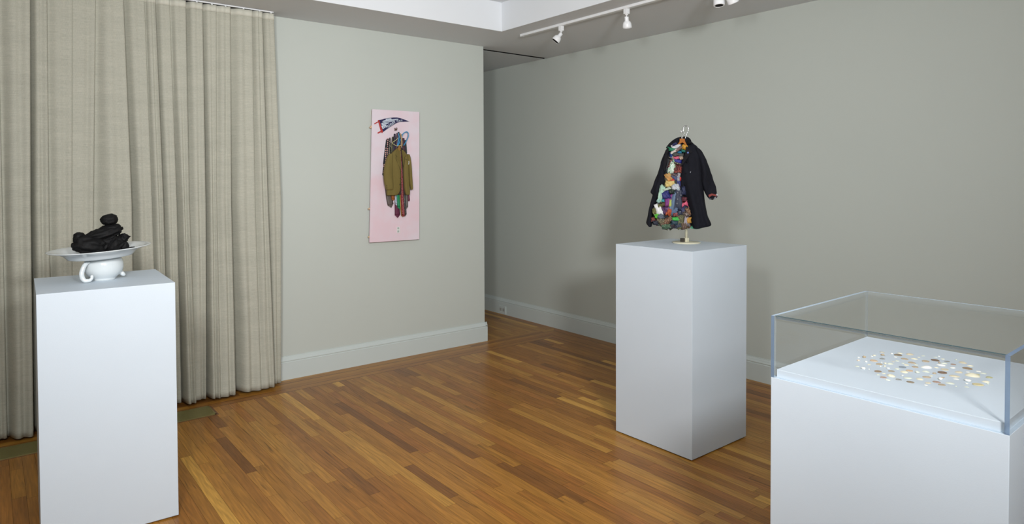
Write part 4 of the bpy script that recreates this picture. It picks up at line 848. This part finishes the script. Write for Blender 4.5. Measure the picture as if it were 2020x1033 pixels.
# hangers on the panel
M_bl = mat('blue_plastic', (62, 142, 190), 0.3); M_cr = mat('cream_wire', (206, 200, 150), 0.4); M_tn = mat('tan_wood', (168, 138, 98), 0.5)
b = MB(); b.tube(catmull([tuple(FW.p(a, z, 0.042)) for a, z in [(2.741,1.846),(2.739,1.885),(2.751,1.911),(2.771,1.926),(2.79,1.929),(2.802,1.915),(2.799,1.887),(2.784,1.856),(2.765,1.826),(2.755,1.813)]], 5), 0.0042, 10)
b.tube(catmull([tuple(FW.p(a, z, 0.045)) for a, z in [(2.705,1.913),(2.712,1.884),(2.703,1.845),(2.695,1.807),(2.712,1.833),(2.724,1.867)]], 5), 0.0045, 10)
hb = b.build('clothes_hanger', M_bl); tag(hb, 'blue plastic hanger looping out at the right above the olive jacket', 'clothes hanger')
b = MB(); b.tube(catmull([tuple(FW.p(a, z, 0.050)) for a, z in [(2.7,1.875),(2.671,1.851),(2.643,1.833),(2.657,1.821),(2.69,1.809),(2.728,1.816)]], 5), 0.0022, 8)
hb = b.build('clothes_hanger', M_cr); tag(hb, 'cream wire hanger over the spotted neckties', 'clothes hanger')
b = MB(); b.tube(catmull([tuple(FW.p(a, z, 0.048)) for a, z in [(2.72,1.914),(2.729,1.893),(2.734,1.859),(2.736,1.825),(2.733,1.803)]], 5), [0.004] + [0.0062] * 18 + [0.005] * 2, 10)
hb = b.build('clothes_hanger', M_tn); tag(hb, 'tan wooden hanger standing upright above the jacket collar', 'clothes hanger')

# olive jacket
M_ol = mat('olive_wool', (112, 98, 48), 0.85, var=0.12, vscale=120, bump=0.4, bscale=300)
M_ol2 = mat('olive_wool_lapel', (104, 90, 42), 0.85, var=0.12, vscale=120)
FJ = Frame((0, 4.965), (1, 0))
jk = empty('suit_jacket', (2.70, 4.98, 1.33), 0, 'small olive green suit jacket hanging on the pink board over the ties', 'jacket')
b = MB(); loft(b, FJ, [(1.803,2.707,2.736,0.01,0),(1.786,2.688,2.75,0.012,0.005),(1.755,2.65,2.784,0.014,0.006),(1.704,2.619,2.798,0.014,0.008),(1.565,2.603,2.799,0.014,0.008),(1.418,2.595,2.808,0.012,0.008),(1.399,2.599,2.805,0.01,0.006)], nz=0.001, seed=2, off=-0.004); b.build('jacket_back', mat('brown_lining', (52, 40, 34), 0.7), jk)
b = MB(); loft(b, FJ, [(1.794,2.699,2.721,0.014,0.004),(1.772,2.671,2.723,0.02,0.004),(1.746,2.644,2.723,0.026,0.004),(1.704,2.627,2.72,0.03,0.004),(1.649,2.622,2.721,0.032,0.004),(1.578,2.619,2.724,0.032,0.004),(1.502,2.609,2.723,0.032,0.004),(1.452,2.597,2.72,0.03,0.004),(1.414,2.594,2.708,0.028,0.004),(1.395,2.597,2.684,0.024,0.004)], nz=0.0015, fold=0.006, seed=5, pw=0.35, n=36); b.build('front_panel', M_ol, jk)
b = MB(); loft(b, FJ, [(1.774,2.735,2.752,0.014,0.004),(1.752,2.736,2.771,0.02,0.004),(1.714,2.742,2.793,0.024,0.004),(1.65,2.748,2.797,0.026,0.004),(1.565,2.75,2.799,0.028,0.004),(1.492,2.754,2.803,0.028,0.004),(1.432,2.761,2.809,0.026,0.004),(1.397,2.773,2.809,0.022,0.004)], nz=0.0015, fold=0.005, seed=6, pw=0.4, n=32); b.build('front_panel', M_ol, jk)
b = MB(); loft(b, FJ, [(1.742,2.614,2.639,0.02,0.006),(1.716,2.597,2.644,0.026,0.01),(1.67,2.579,2.641,0.03,0.012),(1.607,2.566,2.643,0.032,0.012),(1.544,2.563,2.645,0.032,0.012),(1.485,2.571,2.646,0.032,0.012),(1.452,2.58,2.644,0.03,0.01),(1.442,2.587,2.639,0.026,0.008)], nz=0.002, fold=0.005, seed=7, off=0.014); b.build('sleeve', M_ol, jk)
b = MB(); loft(b, FJ, [(1.74,2.783,2.805,0.016,0.006),(1.715,2.787,2.814,0.02,0.008),(1.65,2.793,2.822,0.022,0.008),(1.565,2.801,2.828,0.022,0.008),(1.5,2.805,2.832,0.022,0.008),(1.453,2.814,2.834,0.02,0.006),(1.44,2.816,2.832,0.016,0.005)], nz=0.002, fold=0.004, seed=8, off=0.010); b.build('sleeve', M_ol, jk)
b = MB(); plate(b, FJ, [(2.693,1.796),(2.708,1.794),(2.714,1.756),(2.716,1.688),(2.718,1.628),(2.711,1.607),(2.692,1.645),(2.674,1.685),(2.666,1.708),(2.679,1.717),(2.665,1.734)], 0.030, 0.003); b.build('lapel', M_ol2, jk, bevel=0.001)
b = MB(); plate(b, FJ, [(2.727,1.771),(2.741,1.763),(2.754,1.748),(2.766,1.729),(2.751,1.716),(2.748,1.671),(2.74,1.633),(2.736,1.68),(2.733,1.731)], 0.024, 0.003); b.build('lapel', M_ol2, jk, bevel=0.001)
b = MB(); plate(b, FJ, [(2.699,1.812),(2.709,1.812),(2.713,1.798),(2.714,1.773),(2.699,1.768),(2.686,1.783)], 0.026, 0.008); b.build('collar', mat('tan_collar', (140, 100, 40), 0.6), jk, bevel=0.002)
for nm_, l in (('lapel_shade_line', [(2.665,1.732),(2.678,1.718),(2.666,1.708),(2.675,1.683),(2.693,1.643),(2.71,1.607)]), ('lapel_shade_line', [(2.765,1.729),(2.751,1.716),(2.747,1.671),(2.739,1.633)]), ('front_shade_line', [(2.712,1.603),(2.713,1.535),(2.712,1.475),(2.708,1.433),(2.691,1.404)])):
    b = MB(); b.tube([FJ.p(a, z, 0.0335 if nm_ == 'lapel_shade_line' else 0.03) for a, z in l], 0.0013, 6); b.build(nm_, mat('olive_edge_shade', (58, 50, 24), 0.9), jk)  # dark lines paint the shade along the lapels and front opening
def jb(px, r, m, nm='button', d=0.034, label=None): disc_btn(px, d, r, m, nm, label, jk, FJ)
M_jb = mat('dark_horn', (40, 30, 24), 0.4)
for p in [(2.708,1.538),(2.703,1.486),(2.765,1.744),(2.573,1.477),(2.577,1.462)][:2]: jb(p, 0.005, M_jb)
for p in [(2.572,1.477),(2.575,1.462)]: jb(p, 0.003, M_jb, 'cuff_button', 0.046)
b = MB(); plate(b, FJ, [(2.76,1.703),(2.778,1.693),(2.777,1.689),(2.759,1.699)], 0.027, 0.002); b.build('pocket_slit', M_jb, jk)
b = MB(); p = [(2.789,1.684),(2.79,1.665),(2.785,1.654)]; b.tube([FJ.p(a, z, 0.034) for a, z in p], 0.0028, 8); b.build('lapel_pin', mat('white_pin', (230, 232, 226), 0.3), jk)

# ------------------------------------------------------------------ ceiling track with spot heads
tk = empty('lighting_track', (3.6, 4.0, ZC), 0, 'white lighting track mounted along the dropped ceiling border', 'lighting track')
b = MB(); b.box((3.583, -1.2, ZC - 0.019), (3.617, 4.405, ZC)); b.build('track', M_lamp, tk, bevel=0.001)
b = MB(); b.box((3.582, 4.398, ZC - 0.020), (3.618, 4.41, ZC)); b.build('end_cap', M_lamp, tk)
def head(y, axis, label, style='bell', nz=ZC - 0.019, drop=0.055, x=3.6):
    axis = Vector(axis).normalized()
    t_ = empty('spotlight', (x, y, nz), 0, label, 'spotlight', 'white track spotlights')
    b = MB(); b.box((x - 0.016, y - 0.016, nz - 0.036), (x + 0.016, y + 0.016, nz)); b.lathe([(0.014, 0), (0.010, -0.008), (0.006, -0.010)], Matrix.Translation((x, y, nz - 0.036)), 20); b.build('adapter', M_lamp, t_, bevel=0.002)
    j = Vector((x, y, nz - 0.036 - 0.022))
    b = MB(); b.tube([(x, y, nz - 0.042), tuple(j)], 0.004, 10)
    side = Vector((-0.6, 0.5, 0)); b.tube([tuple(j), tuple(j + side * 0.018 - Vector((0, 0, 0.004)))], 0.005, 10)
    b.build('swivel_stem', M_lamp, t_)
    Mx = Matrix.Translation(j + axis * -0.002) @ axis.to_track_quat('Z', 'Y').to_matrix().to_4x4()
    b = MB()
    if style == 'bell':
        b.lathe([(0.0005, 0.0), (0.0135, 0.0), (0.015, 0.003), (0.015, 0.027), (0.018, 0.031), (0.026, 0.038), (0.031, 0.050), (0.033, 0.066), (0.034, 0.079), (0.0325, 0.079), (0.031, 0.066), (0.027, 0.05)], Mx, 40)
        r, z_ = 0.0318, 0.0775
    else:
        b.lathe([(0.0005, 0.0), (0.020, 0.0), (0.030, 0.004), (0.0335, 0.012), (0.0345, 0.076), (0.034, 0.080), (0.026, 0.0805), (0.0255, 0.079), (0.0235, 0.070)], Mx, 40)
        r, z_ = 0.0254, 0.0785
    b.build('lamp_housing', M_lamp, t_)
    b = MB(); b.lathe([(0.0005, z_ - 0.012), (r * 0.5, z_ - 0.008), (r, z_)], Mx, 32); b.build('mouth_shade_disc', M_black, t_)  # black disc paints the shade inside the unlit lamp mouth
Lf = Vector((-0.784, 0.620, 0)); Aw = Vector((0.620, 0.784, 0)); Dn = Vector((0, 0, -1))
head(3.912, Lf * 0.62 + Dn * 0.78 - Aw * 0.02, 'white track spotlight nearest the passage, tilted left with its dark mouth showing')
head(3.223, Lf * -0.13 + Dn * 0.95 + Aw * 0.35, 'white bell-shaped track spotlight, second along the track, pointing down')
head(2.462, Dn * 1.0 - Aw * 0.14, 'cylindrical white spotlight cut by the top edge, its dark opening facing down', 'cyl', drop=0.06)
head(2.385, Lf * -0.40 + Dn * 0.9 + Aw * 0.2, 'white spotlight at the top edge, right of the cylindrical one, turned away', 'cyl')

# ------------------------------------------------------------------ light: two soft photo lamps either side of the camera, plus an added bounce fill
def area(name, loc, tgt, size, power, colr=(1, 1, 1), spread=180):
    l = bpy.data.lights.new(name, 'AREA'); l.shape = 'DISK'; l.size = size; l.energy = power; l.color = colr; l.spread = math.radians(spread)
    o = bpy.data.objects.new(name, l); col.objects.link(o); o.location = loc
    o.rotation_euler = (Vector(tgt) - Vector(loc)).to_track_quat('-Z', 'Y').to_euler(); return o
area('photo_lamp', (-0.31, 0.565, 2.17), (1.9, 5.0, 1.5), 0.42, 29, (1.0, 1.0, 1.0), 115)
area('photo_lamp', (0.60, -0.62, 2.17), (3.2, 4.6, 2.0), 0.42, 57, (1.0, 1.0, 1.0), 115)
area('added_bounce_fill', (0.1, -0.4, 2.1), (0.3, -0.2, 3.0), 0.4, 56, (1.0, 0.99, 0.97), 180)  # unseen fill, added to brighten the room off the tray ceiling
w = bpy.data.worlds.new('world'); scn.world = w; w.use_nodes = True
w.node_tree.nodes['Background'].inputs[0].default_value = (0.8, 0.85, 0.9, 1); w.node_tree.nodes['Background'].inputs[1].default_value = 0.0

scn.view_settings.view_transform = 'Standard'; scn.view_settings.look = 'None'; scn.view_settings.gamma = 1.0; scn.view_settings.use_curve_mapping = False
scn.view_settings.exposure = 0.0
